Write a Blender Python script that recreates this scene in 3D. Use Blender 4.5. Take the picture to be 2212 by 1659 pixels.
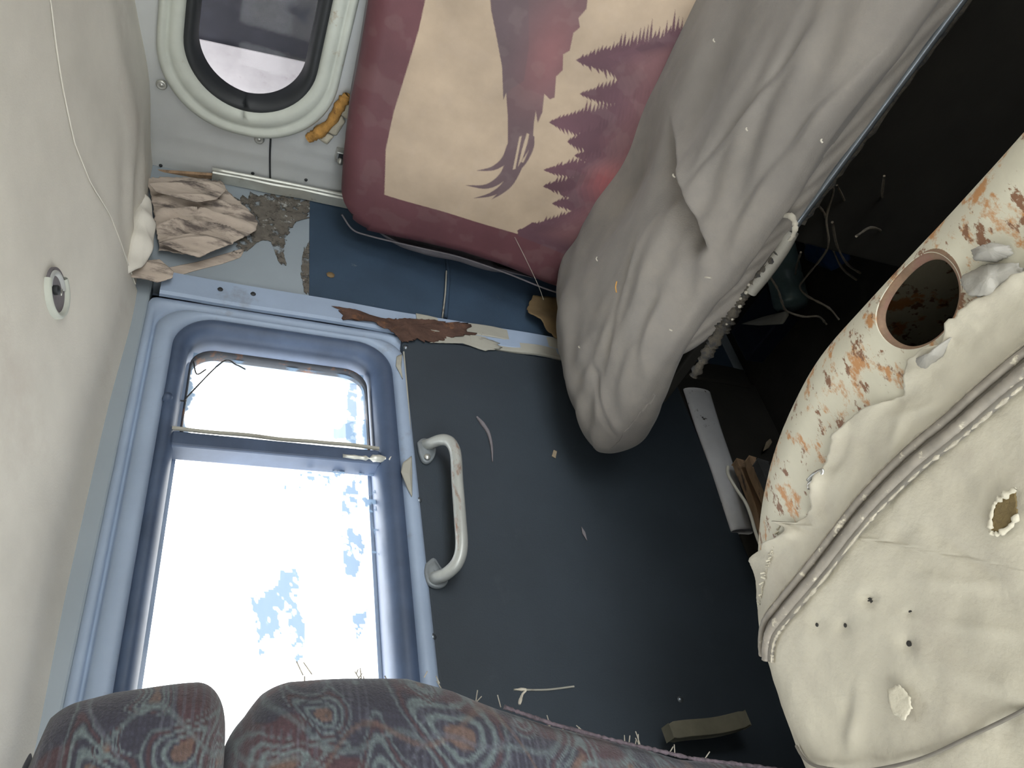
import bpy, math, random
import numpy as np
from mathutils import Vector, Matrix

random.seed(7); rng = np.random.default_rng(7)
for o in list(bpy.data.objects): bpy.data.objects.remove(o, do_unlink=True)
SC = bpy.context.scene; COL = SC.collection

# ------------------------------------------------------------------ camera
# world: x = towards the rear of the cab, y = out through the door, z = up, floor at 0
F = 1661.0; CZ = 1.35
_ex = np.array([-426., -1886., F]); _ex /= np.linalg.norm(_ex)
_d2 = np.array([4000., 560., F]); _d2 -= _ex * (_d2 @ _ex)
_ez = -_d2 / np.linalg.norm(_d2); _ey = np.cross(_ez, _ex)
B = np.array([_ex, _ey, _ez])                    # camera (right, down, forward) -> world
cam = bpy.data.objects.new('camera', bpy.data.cameras.new('camera')); COL.objects.link(cam)
cam.data.sensor_width = 36.0; cam.data.lens = F / 2212.0 * 36.0
cam.data.clip_start = 0.01; cam.data.clip_end = 300
R_, D_, W_ = B[:, 0], B[:, 1], B[:, 2]
cam.matrix_world = Matrix(((R_[0], -D_[0], -W_[0], 0), (R_[1], -D_[1], -W_[1], 0), (R_[2], -D_[2], -W_[2], CZ), (0, 0, 0, 1)))
SC.camera = cam

# ------------------------------------------------------------------ light: overcast daylight through the windows
world = bpy.data.worlds.new('World'); SC.world = world; world.use_nodes = True
wn = world.node_tree; wn.nodes['Background'].inputs[0].default_value = (0.93, 0.97, 1.0, 1)
wn.nodes['Background'].inputs[1].default_value = 9.0
SC.view_settings.view_transform = 'Standard'; SC.view_settings.look = 'None'
SC.view_settings.gamma = 1.0; SC.view_settings.use_curve_mapping = False
SC.view_settings.exposure = 0.0
def portal(name, loc, rot, sx, sy):
    l = bpy.data.lights.new(name, 'AREA'); l.shape = 'RECTANGLE'; l.size = sx; l.size_y = sy
    l.cycles.is_portal = True
    o = bpy.data.objects.new(name, l); COL.objects.link(o); o.location = loc; o.rotation_euler = rot
    return o
PI = math.pi
# portals mark the openings: windscreen, far door window, near door window
WS = (-0.95, 0.95, 0.85, 1.52)       # windscreen y0,y1,z0,z1 at x=-0.95
FW = (-0.55, 0.75, 0.78, 1.50)       # far door window x0,x1,z0,z1 at y=-1.12
portal('windscreen_portal', (-0.99, 0, (WS[2]+WS[3])/2), (PI/2, 0, -PI/2), WS[1]-WS[0], WS[3]-WS[2])
portal('far_window_portal', ((FW[0]+FW[1])/2, -1.17, (FW[2]+FW[3])/2), (PI/2, 0, 0), FW[1]-FW[0], FW[3]-FW[2])
ADDW = (0.92, 1.52, 0.72, 1.50)      # unseen far rear opening, added to brighten the rear corner; x0,x1,z0,z1
portal('added_opening_portal', ((ADDW[0]+ADDW[1])/2, -1.17, (ADDW[2]+ADDW[3])/2), (PI/2, 0, 0), ADDW[1]-ADDW[0], ADDW[3]-ADDW[2])
portal('door_window_portal', (0.66, 1.16, 1.2), (-PI/2, 0, 0), 0.9, 0.36)

# ------------------------------------------------------------------ helpers
def ray(u, v): return B @ np.array([u - 1106.0, v - 829.5, F]) / F
ORG = np.array([0, 0, CZ])
def on(u, v, ax, val):
    r = ray(u, v); return ORG + r * ((val - ORG[ax]) / r[ax])
def onp(u, v, n, d):
    n = np.array(n, float); r = ray(u, v); return ORG + r * ((d - n @ ORG) / (n @ r))
def ons(pts, ax, val): return [on(u, v, ax, val) for u, v in pts]

def tag(o, label=None, cat=None, group=None, kind=None):
    if label: o['label'] = label
    if cat: o['category'] = cat
    if group: o['group'] = group
    if kind: o['kind'] = kind
    return o
def link(o, parent=None):
    COL.objects.link(o)
    if parent is not None:
        o.parent = parent; o.matrix_parent_inverse = parent.matrix_world.inverted()
    return o
def empty(name, loc=(0, 0, 0)):
    o = bpy.data.objects.new(name, None); o.empty_display_size = 0.05
    COL.objects.link(o); o.location = loc; o.matrix_world = Matrix.Translation(Vector(loc)); return o
def mk(name, verts, faces, mat, parent=None, smooth=True, sol=0, off=0, bev=0, sub=0, attrs=None):
    me = bpy.data.meshes.new(name)
    verts = np.asarray(verts, float)
    me.from_pydata(verts.tolist(), [], [tuple(int(i) for i in f) for f in faces]); me.update()
    if smooth: me.polygons.foreach_set('use_smooth', [True] * len(me.polygons))
    if attrs:
        for an, arr in attrs.items():
            if arr.ndim == 2:
                a = me.color_attributes.new(an, 'FLOAT_COLOR', 'POINT')
                c = np.ones((len(verts), 4)); c[:, :3] = arr; a.data.foreach_set('color', c.ravel())
            else:
                a = me.attributes.new(an, 'FLOAT', 'POINT'); a.data.foreach_set('value', arr.astype(float))
    me.materials.append(mat)
    o = bpy.data.objects.new(name, me); link(o, parent)
    if sub:
        m = o.modifiers.new('s', 'SUBSURF'); m.levels = sub; m.render_levels = sub
    if sol:
        m = o.modifiers.new('t', 'SOLIDIFY'); m.thickness = sol; m.offset = off
    if bev:
        m = o.modifiers.new('b', 'BEVEL'); m.width = bev; m.segments = 2; m.limit_method = 'ANGLE'
    return o
def box(name, x0, x1, y0, y1, z0, z1, mat, parent=None, bev=0.004):
    v = [(x, y, z) for x in (x0, x1) for y in (y0, y1) for z in (z0, z1)]
    f = [(0, 1, 3, 2), (4, 6, 7, 5), (0, 4, 5, 1), (2, 3, 7, 6), (0, 2, 6, 4), (1, 5, 7, 3)]
    return mk(name, v, f, mat, parent, smooth=False, bev=bev)
def boxes(name, lst, mat, parent=None, bev=0.004):
    V = []; Fc = []
    for (x0, x1, y0, y1, z0, z1) in lst:
        b = len(V)
        V += [(x, y, z) for x in (x0, x1) for y in (y0, y1) for z in (z0, z1)]
        Fc += [tuple(b + i for i in q) for q in [(0, 1, 3, 2), (4, 6, 7, 5), (0, 4, 5, 1), (2, 3, 7, 6), (0, 2, 6, 4), (1, 5, 7, 3)]]
    return mk(name, V, Fc, mat, parent, smooth=False, bev=bev)
def gridfaces(nu, nv, wrapu=False, wrapv=False):
    u = np.arange(nu if wrapu else nu - 1); v = np.arange(nv if wrapv else nv - 1)
    U, V = np.meshgrid(u, v, indexing='ij'); U2 = (U + 1) % nu; V2 = (V + 1) % nv
    return np.stack([U * nv + V, U2 * nv + V, U2 * nv + V2, U * nv + V2], -1).reshape(-1, 4)
def catmull(P, n):
    P = np.asarray(P, float); Q = np.vstack([2 * P[0] - P[1], P, 2 * P[-1] - P[-2]]); out = []
    for i in range(1, len(Q) - 2):
        for t in np.linspace(0, 1, n, endpoint=False):
            a, b, c, d = Q[i - 1], Q[i], Q[i + 1], Q[i + 2]
            out.append(0.5 * (2 * b + (c - a) * t + (2 * a - 5 * b + 4 * c - d) * t * t + (3 * b - a - 3 * c + d) * t ** 3))
    out.append(P[-1]); return np.array(out)
def tube(name, P, r, mat, parent=None, seg=10, n=6, jit=0, flat=1.0, up=None):
    P = catmull(P, n) if n > 1 else np.asarray(P, float)
    m = len(P); r = np.interp(np.linspace(0, 1, m), np.linspace(0, 1, len(r)), r) if np.ndim(r) else np.full(m, r)
    if jit: r = r * (1 + jit * rng.normal(size=m))
    T = np.gradient(P, axis=0); T /= np.linalg.norm(T, axis=1)[:, None] + 1e-12
    N = np.array([0.3, 0.2, 0.93]) if up is None else np.array(up, float); V = []
    for i in range(m):
        N = N - T[i] * (N @ T[i]); N /= np.linalg.norm(N) + 1e-12; Bn = np.cross(T[i], N)
        for k in range(seg):
            a = 2 * PI * k / seg
            V.append(P[i] + r[i] * (math.cos(a) * N * flat + math.sin(a) * Bn))
    Fc = gridfaces(m, seg, wrapv=True).tolist()
    Fc.append(list(range(seg))[::-1]); Fc.append([(m - 1) * seg + k for k in range(seg)])
    return mk(name, V, Fc, mat, parent)
def rrect(a0, a1, b0, b1, r, n=10):
    pts = []
    rr = r if np.ndim(r) else (r,) * 4
    for (ca, cb, sa, sb, q, k) in ((a1, b1, -1, -1, 0, 0), (a0, b1, 1, -1, 1, 1), (a0, b0, 1, 1, 2, 2), (a1, b0, -1, 1, 3, 3)):
        R = rr[k]
        for t in np.linspace(0, PI / 2, n):
            an = q * PI / 2 + t; pts.append((ca + sa * R + R * math.cos(an), cb + sb * R + R * math.sin(an)))
    return np.array(pts)
def loft(name, rings, mat, parent=None, cap0=False, cap1=False, smooth=True, sol=0):
    n = len(rings[0]); V = np.concatenate(rings); Fc = gridfaces(len(rings), n, wrapv=True).tolist()
    if cap0: Fc.append(list(range(n))[::-1])
    if cap1: Fc.append([(len(rings) - 1) * n + k for k in range(n)])
    return mk(name, V, Fc, mat, parent, smooth=smooth, sol=sol)
# value noise with numpy
_perm = rng.random((64, 64, 64))
def vnoise(p, s=1.0):
    p = np.asarray(p, float) * s; i = np.floor(p).astype(int); f = p - i; f = f * f * (3 - 2 * f); r = 0
    for dx in (0, 1):
        for dy in (0, 1):
            for dz in (0, 1):
                w = np.abs(1 - dx - f[..., 0]) * np.abs(1 - dy - f[..., 1]) * np.abs(1 - dz - f[..., 2])
                r = r + w * _perm[(i[..., 0] + dx) % 64, (i[..., 1] + dy) % 64, (i[..., 2] + dz) % 64]
    return r * 2 - 1
def fbm(p, s, o=3):
    r = 0; a = 1
    for k in range(o): r = r + a * vnoise(np.asarray(p) + 3.7 * k, s); s *= 2.1; a *= 0.5
    return r
def resample(P, n):
    P = np.asarray(P, float); Q = np.vstack([P, P[:1]]); L = np.r_[0, np.cumsum(np.linalg.norm(np.diff(Q, axis=0), axis=1))]
    t = np.linspace(0, L[-1], n, endpoint=False)
    return np.stack([np.interp(t, L, Q[:, k]) for k in range(P.shape[1])], 1)
def patch(name, outline, mat, parent=None, nb=None, rings=14, disp=None, sol=0.002, normal=None, jag=0, n=90, smooth=True, attrs=None):
    """star-shaped sheet: outline (N,3) filled in rings towards its centre, displaced along normal"""
    O = resample(outline, n); c = O.mean(0)
    nrm = np.array(normal, float); nrm /= np.linalg.norm(nrm)
    if jag:
        d = (O - c); O = c + d * (1 + jag * rng.normal(size=(n, 1)))
    s = np.linspace(0, 1, rings + 1)[1:] ** 0.8
    V = [c[None]] + [c + (O - c) * k for k in s]; S = np.r_[0, np.repeat(s, n)]; V = np.concatenate(V)
    if disp is not None: V = V + nrm * disp(V, S)[:, None]
    Fc = [(0, 1 + k, 1 + (k + 1) % n) for k in range(n)]
    g = gridfaces(rings, n, wrapv=True) + 1; Fc += g.tolist()
    return mk(name, V, Fc, mat, parent, sol=sol, smooth=smooth)
def lathe(name, prof, c, axis, mat, parent=None, seg=32, arc=2 * PI, a0=0, xref=None):
    ax = np.array(axis, float); ax /= np.linalg.norm(ax)
    e1 = np.cross(ax, [0, 0, 1.0]) if abs(ax[2]) < .9 else np.cross(ax, [1.0, 0, 0])
    if xref is not None: e1 = np.array(xref, float) - ax * (np.array(xref) @ ax)
    e1 /= np.linalg.norm(e1); e2 = np.cross(ax, e1); V = []
    full = abs(arc - 2 * PI) < 1e-6; m = seg if full else seg + 1
    for k in range(m):
        a = a0 + arc * k / seg
        for r, h in prof: V.append(np.array(c) + ax * h + r * (math.cos(a) * e1 + math.sin(a) * e2))
    return mk(name, V, gridfaces(m, len(prof), wrapu=full), mat, parent)
def inpoly(P, x, y):
    P = np.asarray(P); full = np.zeros(x.shape, bool)
    sel = np.nonzero((x >= P[:, 0].min()) & (x <= P[:, 0].max()) & (y >= P[:, 1].min()) & (y <= P[:, 1].max()))[0]
    if len(sel) == 0: return full
    x, y = x[sel], y[sel]; r = np.zeros(x.shape, bool); j = len(P) - 1
    for i in range(len(P)):
        xi, yi = P[i]; xj, yj = P[j]
        r ^= ((yi > y) != (yj > y)) & (x < (xj - xi) * (y - yi) / (yj - yi + 1e-15) + xi); j = i
    full[sel] = r; return full
def ss(a, b, x): t = np.clip((x - a) / (b - a), 0, 1); return t * t * (3 - 2 * t)
def lin(r, g, b):
    f = lambda c: (c / 255 / 12.92) if c / 255 <= .04045 else ((c / 255 + .055) / 1.055) ** 2.4
    return (f(r), f(g), f(b))

# ------------------------------------------------------------------ materials
def mat(name, base, rough=0.7, metal=0.0, var=0.12, scale=8, bump=0.0, bscale=60, second=None, sscale=5, sthr=(0.55, 0.62),
        attr=None, spec=0.4, stretch=None, third=None, tscale=12, tthr=(0.6, 0.66), sheen=0, coat=0, alpha=None):
    m = bpy.data.materials.new(name); m.use_nodes = True; nt = m.node_tree; N = nt.nodes; L = nt.links
    p = N['Principled BSDF']; p.inputs['Roughness'].default_value = rough; p.inputs['Metallic'].default_value = metal
    p.inputs['Specular IOR Level'].default_value = spec
    if sheen: p.inputs['Sheen Weight'].default_value = sheen
    if coat: p.inputs['Coat Weight'].default_value = coat
    tc = N.new('ShaderNodeTexCoord'); vec = tc.outputs['Object']
    if stretch:
        mp = N.new('ShaderNodeMapping'); mp.inputs['Scale'].default_value = stretch; L.new(vec, mp.inputs[0]); vec = mp.outputs[0]
    def noise(sc, det=5, rg=.6):
        n = N.new('ShaderNodeTexNoise'); n.inputs['Scale'].default_value = sc; n.inputs['Detail'].default_value = det
        n.inputs['Roughness'].default_value = rg; L.new(vec, n.inputs['Vector']); return n.outputs['Fac']
    if attr:
        a = N.new('ShaderNodeAttribute'); a.attribute_name = attr; col = a.outputs['Color']
    else:
        c = N.new('ShaderNodeRGB'); c.outputs[0].default_value = (*base, 1); col = c.outputs[0]
    if var:
        mr = N.new('ShaderNodeMapRange'); mr.inputs[1].default_value = .25; mr.inputs[2].default_value = .75
        mr.inputs[3].default_value = 1 - var * 1.3; mr.inputs[4].default_value = 1 + var; L.new(noise(scale), mr.inputs[0])
        mx = N.new('ShaderNodeMix'); mx.data_type = 'RGBA'; mx.blend_type = 'MULTIPLY'; mx.inputs[0].default_value = 1
        L.new(col, mx.inputs[6]); L.new(mr.outputs[0], mx.inputs[7]); col = mx.outputs[2]
    def layer(col, c2, sc, thr):
        mr = N.new('ShaderNodeMapRange'); mr.inputs[1].default_value = thr[0]; mr.inputs[2].default_value = thr[1]
        L.new(noise(sc, 8, .68), mr.inputs[0])
        mx = N.new('ShaderNodeMix'); mx.data_type = 'RGBA'; L.new(mr.outputs[0], mx.inputs[0]); L.new(col, mx.inputs[6])
        mx.inputs[7].default_value = (*c2, 1); return mx.outputs[2]
    if second: col = layer(col, second, sscale, sthr)
    if third: col = layer(col, third, tscale, tthr)
    L.new(col, p.inputs['Base Color'])
    if alpha:
        mr = N.new('ShaderNodeMapRange'); mr.inputs[1].default_value = alpha[1]; mr.inputs[2].default_value = alpha[2]
        L.new(noise(alpha[0], 8, .7), mr.inputs[0]); L.new(mr.outputs[0], p.inputs['Alpha'])
    if bump:
        b = N.new('ShaderNodeBump'); b.inputs['Strength'].default_value = bump; b.inputs['Distance'].default_value = .004
        L.new(noise(bscale, 6), b.inputs['Height']); L.new(b.outputs[0], p.inputs['Normal'])
    return m
M = {}
M['headliner'] = mat('headliner', (.66, .63, .56), .85, var=.10, scale=5, bump=.12, bscale=300, second=(.56, .51, .45), sscale=3, sthr=(.58, .75))
M['liner_back'] = mat('liner_back', (.46, .385, .32), .9, var=.15, scale=20, bump=.3, bscale=60, second=(.11, .09, .08), sscale=13, sthr=(.50, .62), stretch=(2.2, 1, .7))
M['grey_vinyl'] = mat('grey_vinyl', (.47, .48, .47), .42, var=.08, scale=6, bump=.08, bscale=400)
M['pale_rubber'] = mat('pale_rubber', (.50, .52, .46), .55, var=.10, scale=12, second=(.30, .20, .11), sscale=16, sthr=(.62, .74))
M['black_rubber'] = mat('black_rubber', (.022, .024, .026), .55, var=.2, scale=20)
M['seal'] = mat('seal', (.055, .08, .135), .5, var=.25, scale=12)
M['paint'] = mat('paint', (.29, .36, .47), .5, var=.10, scale=7, second=(.22, .25, .29), sscale=9, sthr=(.6, .72), bump=.05, bscale=80)
M['pillar'] = mat('pillar', (.24, .26, .27), .5, var=.10, scale=5, second=(.10, .09, .075), sscale=17, sthr=(.56, .63), bump=.1, bscale=90)
M['pillar_clean'] = mat('pillar_clean', (.27, .31, .34), .5, var=.08, scale=5, bump=.05, bscale=90)
M['glue'] = mat('glue', (.13, .115, .095), .85, var=.3, scale=60, second=(.38, .38, .36), sscale=45, sthr=(.58, .64), bump=.7, bscale=160, alpha=(38, .40, .50))
M['blue_cloth'] = mat('blue_cloth', (.03, .055, .090), .75, var=.15, scale=10, bump=.25, bscale=500, second=(.14, .16, .17), sscale=28, sthr=(.68, .74))
M['rail'] = mat('rail', (.34, .33, .28), .6, var=.12, scale=10, second=(.09, .055, .04), sscale=6, sthr=(.60, .66))
M['rust'] = mat('rust', (.075, .04, .028), .9, var=.35, scale=40, bump=.5, bscale=120, second=(.17, .08, .04), sscale=22, sthr=(.58, .68))
M['trim_metal'] = mat('trim_metal', (.55, .55, .49), .35, metal=.35, var=.12, scale=20, second=(.22, .17, .10), sscale=25, sthr=(.6, .72))
M['door_card'] = mat('door_card', (.028, .038, .048), .6, var=.15, scale=4, bump=.15, bscale=350, second=(.040, .050, .060), sscale=14, sthr=(.62, .8))
M['quarter'] = mat('quarter', (.035, .04, .05), .6, var=.2, scale=20, second=(.13, .06, .03), sscale=20, sthr=(.56, .64))
M['chrome'] = mat('chrome', (.55, .55, .52), .3, metal=.9, var=.15, scale=30, second=(.24, .15, .09), sscale=24, sthr=(.55, .66))
M['handle'] = mat('handle', (.42, .43, .40), .38, metal=.25, var=.12, scale=30, second=(.24, .13, .08), sscale=13, sthr=(.56, .62), stretch=(.35, 1, 1))
M['base'] = mat('base', (.20, .22, .23), .5, metal=.2, var=.2, scale=40)
M['screw'] = mat('screw', (.52, .52, .48), .35, metal=.7, var=.2, scale=60)
M['foam'] = mat('foam', (.40, .21, .055), .95, var=.35, scale=60, bump=.8, bscale=120, second=(.14, .07, .025), sscale=40, sthr=(.58, .68))
M['hole_foam'] = mat('hole_foam', (.14, .10, .04), .95, var=.3, scale=60, bump=.6, bscale=120)
M['pale_foam'] = mat('pale_foam', (.48, .44, .34), .95, var=.12, scale=40, bump=.4, bscale=150)
M['eagle'] = mat('eagle', (1, 1, 1), .62, attr='Col', var=.14, scale=9, bump=.06, bscale=300, second=(.42, .38, .34), sscale=70, sthr=(.735, .78))
M['grey_cloth'] = mat('grey_cloth', (.175, .158, .138), .8, var=.16, scale=7, bump=.22, bscale=420, second=(.24, .212, .175), sscale=4, sthr=(.5, .8), sheen=.1)
M['grey_side'] = mat('grey_side', (.17, .155, .165), .7, var=.2, scale=14, bump=.2, bscale=200)
M['rod'] = mat('rod', (.16, .18, .20), .28, metal=.75, var=.2, scale=30)
M['cord_edge'] = mat('cord_edge', (.07, .06, .045), .9, var=.4, scale=60, bump=.8, bscale=150, second=(.03, .03, .03), sscale=50, sthr=(.5, .58))
M['fluff'] = mat('fluff', (.36, .33, .27), .95, var=.2, scale=60)
M['vinyl'] = mat('vinyl', (.42, .385, .30), .6, var=.09, scale=9, bump=.22, bscale=180, second=(.34, .305, .24), sscale=7, sthr=(.5, .72))
M['vinyl_grey'] = mat('vinyl_grey', (.25, .235, .20), .6, var=.2, scale=18, bump=.3, bscale=120)
M['band'] = mat('band', (.14, .125, .10), .6, var=.2, scale=40)
M['piping'] = mat('piping', (.205, .18, .145), .6, var=.25, scale=50, second=(.5, .45, .34), sscale=70, sthr=(.58, .66))
M['seam_edge'] = mat('seam_edge', (.40, .36, .28), .9, var=.25, scale=90, bump=.6, bscale=200)
M['shell'] = mat('shell', (.47, .44, .34), .55, var=.08, scale=14, bump=.12, bscale=120, second=(.38, .19, .075), sscale=24, sthr=(.535, .60), third=(.17, .085, .045), tscale=46, tthr=(.565, .605), stretch=(.7, 1.5, 1))
M['shell_rim'] = mat('shell_rim', (.17, .105, .062), .7, var=.3, scale=40, bump=.3, bscale=120, second=(.17, .09, .06), sscale=30, sthr=(.5, .6))
M['paisley'] = mat('paisley', (1, 1, 1), .9, attr='Col', var=.25, scale=220, bump=.6, bscale=420, sheen=.2)
M['welt'] = mat('welt', (.09, .07, .08), .9, var=.5, scale=140, bump=.5, bscale=300)
M['sill'] = mat('sill', (.62, .62, .63), .5, var=.08, scale=14, second=(.04, .035, .03), sscale=20, sthr=(.60, .63))
M['wood'] = mat('wood', (.34, .22, .13), .8, var=.3, scale=30, stretch=(.25, 2, 2), bump=.3, bscale=80, second=(.07, .05, .04), sscale=20, sthr=(.55, .65))
M['foot'] = mat('foot', (.17, .16, .115), .8, var=.2, scale=20, bump=.2, bscale=80)
M['dark_wood'] = mat('dark_wood', (.05, .05, .05), .8, var=.3, scale=30, bump=.3, bscale=80)
M['floor'] = mat('floor', (.016, .014, .011), .85, var=.3, scale=12, bump=.4, bscale=80, second=(.03, .026, .02), sscale=9, sthr=(.55, .7))
M['low_wall'] = mat('low_wall', (.022, .020, .016), .8, var=.25, scale=9, bump=.2, bscale=90)
M['wire'] = mat('wire', (.20, .17, .13), .9, var=.3, scale=60)
M['dark_cable'] = mat('dark_cable', (.03, .03, .03), .6, var=.2, scale=40)
M['blue_plastic'] = mat('blue_plastic', (.010, .040, .12), .5, var=.3, scale=25, bump=.2, bscale=50)
M['dark_plastic'] = mat('dark_plastic', (.010, .014, .03), .6, var=.3, scale=25)
M['teal'] = mat('teal', (.13, .19, .19), .3, var=.2, scale=30)
M['paper'] = mat('paper', (.34, .33, .29), .8, var=.1, scale=20)
M['card'] = mat('card', (.17, .115, .055), .85, var=.2, scale=18, bump=.2, bscale=90)
M['leaf'] = mat('leaf', (.30, .24, .16), .85, var=.25, scale=60, bump=.3, bscale=150)
M['red'] = mat('red', (.12, .012, .03), .5, var=.2, scale=20)
M['white_line'] = mat('white_line', (.6, .58, .5), .8, var=.1)
M['ground'] = mat('ground', (.58, .56, .52), .95, var=.2, scale=1.5)
M['body_pale'] = mat('body_pale', (.42, .39, .385), .8, var=.12, scale=14, second=(.32, .285, .285), sscale=22, sthr=(.58, .72))
M['body_dark'] = mat('body_dark', (.018, .018, .025), .8, var=.35, scale=7, second=(.035, .035, .046), sscale=11, sthr=(.5, .7))  # dark tone holds the shade on the body wall; chassis rail shares it
M['blue_post'] = mat('blue_post', (.03, .12, .32), .5, var=.1)

def glass(name, tint=(1, 1, 1), dirt=(.5, .56, .62), film=0.0, attr='dirt', trans=.3):
    m = bpy.data.materials.new(name); m.use_nodes = True; nt = m.node_tree; N = nt.nodes; L = nt.links
    N.remove(N['Principled BSDF']); out = N['Material Output']
    tr = N.new('ShaderNodeBsdfTransparent'); tr.inputs[0].default_value = (*tint, 1)
    gl = N.new('ShaderNodeBsdfGlossy'); gl.inputs['Roughness'].default_value = .05
    m1 = N.new('ShaderNodeMixShader'); m1.inputs[0].default_value = .012; L.new(tr.outputs[0], m1.inputs[1]); L.new(gl.outputs[0], m1.inputs[2])
    df = N.new('ShaderNodeBsdfDiffuse'); df.inputs[0].default_value = (*dirt, 1)
    tl = N.new('ShaderNodeBsdfTranslucent'); tl.inputs[0].default_value = (*dirt, 1)
    m2 = N.new('ShaderNodeMixShader'); m2.inputs[0].default_value = trans; L.new(df.outputs[0], m2.inputs[1]); L.new(tl.outputs[0], m2.inputs[2])
    m3 = N.new('ShaderNodeMixShader'); a = N.new('ShaderNodeAttribute'); a.attribute_name = attr
    ad = N.new('ShaderNodeMath'); ad.operation = 'ADD'; ad.use_clamp = True; ad.inputs[1].default_value = film
    L.new(a.outputs['Fac'], ad.inputs[0]); L.new(ad.outputs[0], m3.inputs[0])
    L.new(m1.outputs[0], m3.inputs[1]); L.new(m2.outputs[0], m3.inputs[2]); L.new(m3.outputs[0], out.inputs[0])
    return m
M['door_glass'] = glass('door_glass', (1, 1, 1), (.10, .14, .19), .02, trans=.75)
M['rear_glass'] = glass('rear_glass', (.95, .93, .94), (.40, .37, .38), .02, trans=.3)

# ================================================================== the cab shell
YW = 1.10          # inner face of the door side
XR = 1.62          # inner face of the rear wall
st = lambda o, l: tag(o, l, kind='structure')
st(box('floor', -1.1, 1.75, -1.25, 1.25, -.06, 0, M['floor']), 'dark dirty cab floor under the seats')

def _seam_pts():
    out = []
    for u, v in ((75, 0), (100, 160), (130, 300), (165, 390), (210, 460), (245, 530), (272, 585)):
        r = ray(u, v); t = .3
        while t < 3:
            p = ORG + r * t
            if p[2] > 1.64 - .164 * (min(abs(p[1]), 1.12) / 1.1) ** 2.6: break
            t += .002
        out.append(p)
    return np.array(out)
_sp = _seam_pts(); _o = np.argsort(_sp[:, 1]); _ysm = np.r_[-1.2, _sp[_o, 1]]; _xsm = np.r_[_sp[_o[0], 0], _sp[_o, 0]]; print('seam', np.round(_sp, 3).tolist())
def xseam(y): return np.interp(y, _ysm, _xsm)
def zc(x, y):
    a = np.abs(y) / 1.1
    z = 1.64 - .164 * a ** 2.6 - .035 * ss(.95, 1.6, x) * (1 - ss(.75, 1.1, a)) + .035 * ss(1.1, 1.6, x) * ss(.8, 1.1, a)
    xm = xseam(y); z = z - .010 * ss(xm - .30, xm - .02, x) * (1 - ss(xm - .004, xm + .012, x)) * (1 - .6 * ss(.8, 1.1, y))
    P = np.stack([x, y, 0 * x], -1)
    z = z + .007 * fbm(P + 5, 2.2, 2) * (1 - ss(.95, 1.1, a))
    z = z - .012 * np.exp(-(((x - 1.42) / .05) ** 2 + ((y - .80) / .22) ** 2)) * 0.6
    # creases of the loose cloth by the rear corner
    z = z + .006 * np.sin((x * .8 + y * .6) * 60) * np.exp(-(((x - 1.38) / .12) ** 2 + ((y - 1.0) / .09) ** 2))
    z = z - .015 * np.exp(-(((x - .30) / .16) ** 2 + ((y - .75) / .3) ** 2))
    return z
xs = np.unique(np.r_[np.linspace(-1.0, XR + .04, 150), np.linspace(.95, 1.35, 110)]); ys = np.linspace(-1.14, 1.14, 150)
X, Y = np.meshgrid(xs, ys, indexing='ij')
ceil = mk('ceiling', np.stack([X, Y, zc(X, Y)], -1).reshape(-1, 3), gridfaces(len(xs), len(ys)), M['headliner'], sol=.01, off=1)
st(ceil, 'sagging beige cloth headliner over the whole cab')
box('roof_skin', -1.1, 1.75, -1.25, 1.25, 1.66, 1.70, M['paint'], ceil)
def on_ceil(u, v):
    r = ray(u, v); t = .3
    while t < 3:
        p = ORG + r * t
        if p[2] > float(zc(np.array(p[0]), np.array(p[1]))): break
        t += .002
    return p
yy = np.linspace(-1.0, 1.09, 90)
tube('seam', np.stack([xseam(yy), yy, zc(xseam(yy) - .004, yy) - .0002], 1), .0013, M['headliner'], ceil, seg=6, n=1)

# rear wall: grey padded vinyl with rounded window opening
RWo = (0.10, 0.966, 1.145, 1.503)     # pale rubber surround y0,y1,z0,z1
RWg = (0.17, 0.890, 1.209, 1.436)     # glass
def rring(y0, y1, z0, z1, r, x, n=14): p = rrect(y0, y1, z0, z1, r, n); return np.stack([np.full(len(p), x), p[:, 0], p[:, 1]], 1)
wr_in = rring(.13, .945, 1.17, 1.485, .155, XR)
big = rrect(-1.12, 1.12, 0, 1.64, .004, 14); big = np.stack([np.full(len(big), XR), big[:, 0], big[:, 1]], 1)
rings = []
for t in np.linspace(0, 1, 60) ** 1.3:
    R = wr_in * (1 - t) + big * t
    R[:, 0] -= .006 * (1 - np.exp(-t * 30)) * np.exp(-t * 3) * 0 + .0035 * fbm(R, 5, 2) * ss(.02, .2, t)
    d1_ = np.exp(-(((R[:, 1] - 1.085) / .03) ** 2 + ((R[:, 2] - 1.36) / .06) ** 2)); R[:, 0] += .010 * d1_
    R[:, 0] -= .007 * np.exp(-(((R[:, 1] - 1.075) / .02) ** 2 + ((R[:, 2] - 1.40) / .06) ** 2))
    R[:, 0] += .004 * np.sin(R[:, 2] * 160 + R[:, 1] * 40) * np.exp(-(((R[:, 1] - 1.02) / .03) ** 2 + ((R[:, 2] - 1.10) / .03) ** 2))
    rings.append(R)
wall_rear = loft('wall_rear', rings, M['grey_vinyl']); st(wall_rear, 'grey padded vinyl rear wall of the cab')
boxes('steel_skin', [(1.66, 1.72, -1.25, 1.25, -.05, 1.15), (1.66, 1.72, -1.25, 1.25, 1.50, 1.69), (1.66, 1.72, -1.25, .12, 1.1, 1.55), (1.66, 1.72, .96, 1.25, 1.1, 1.55)], M['paint'], wall_rear)
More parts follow.
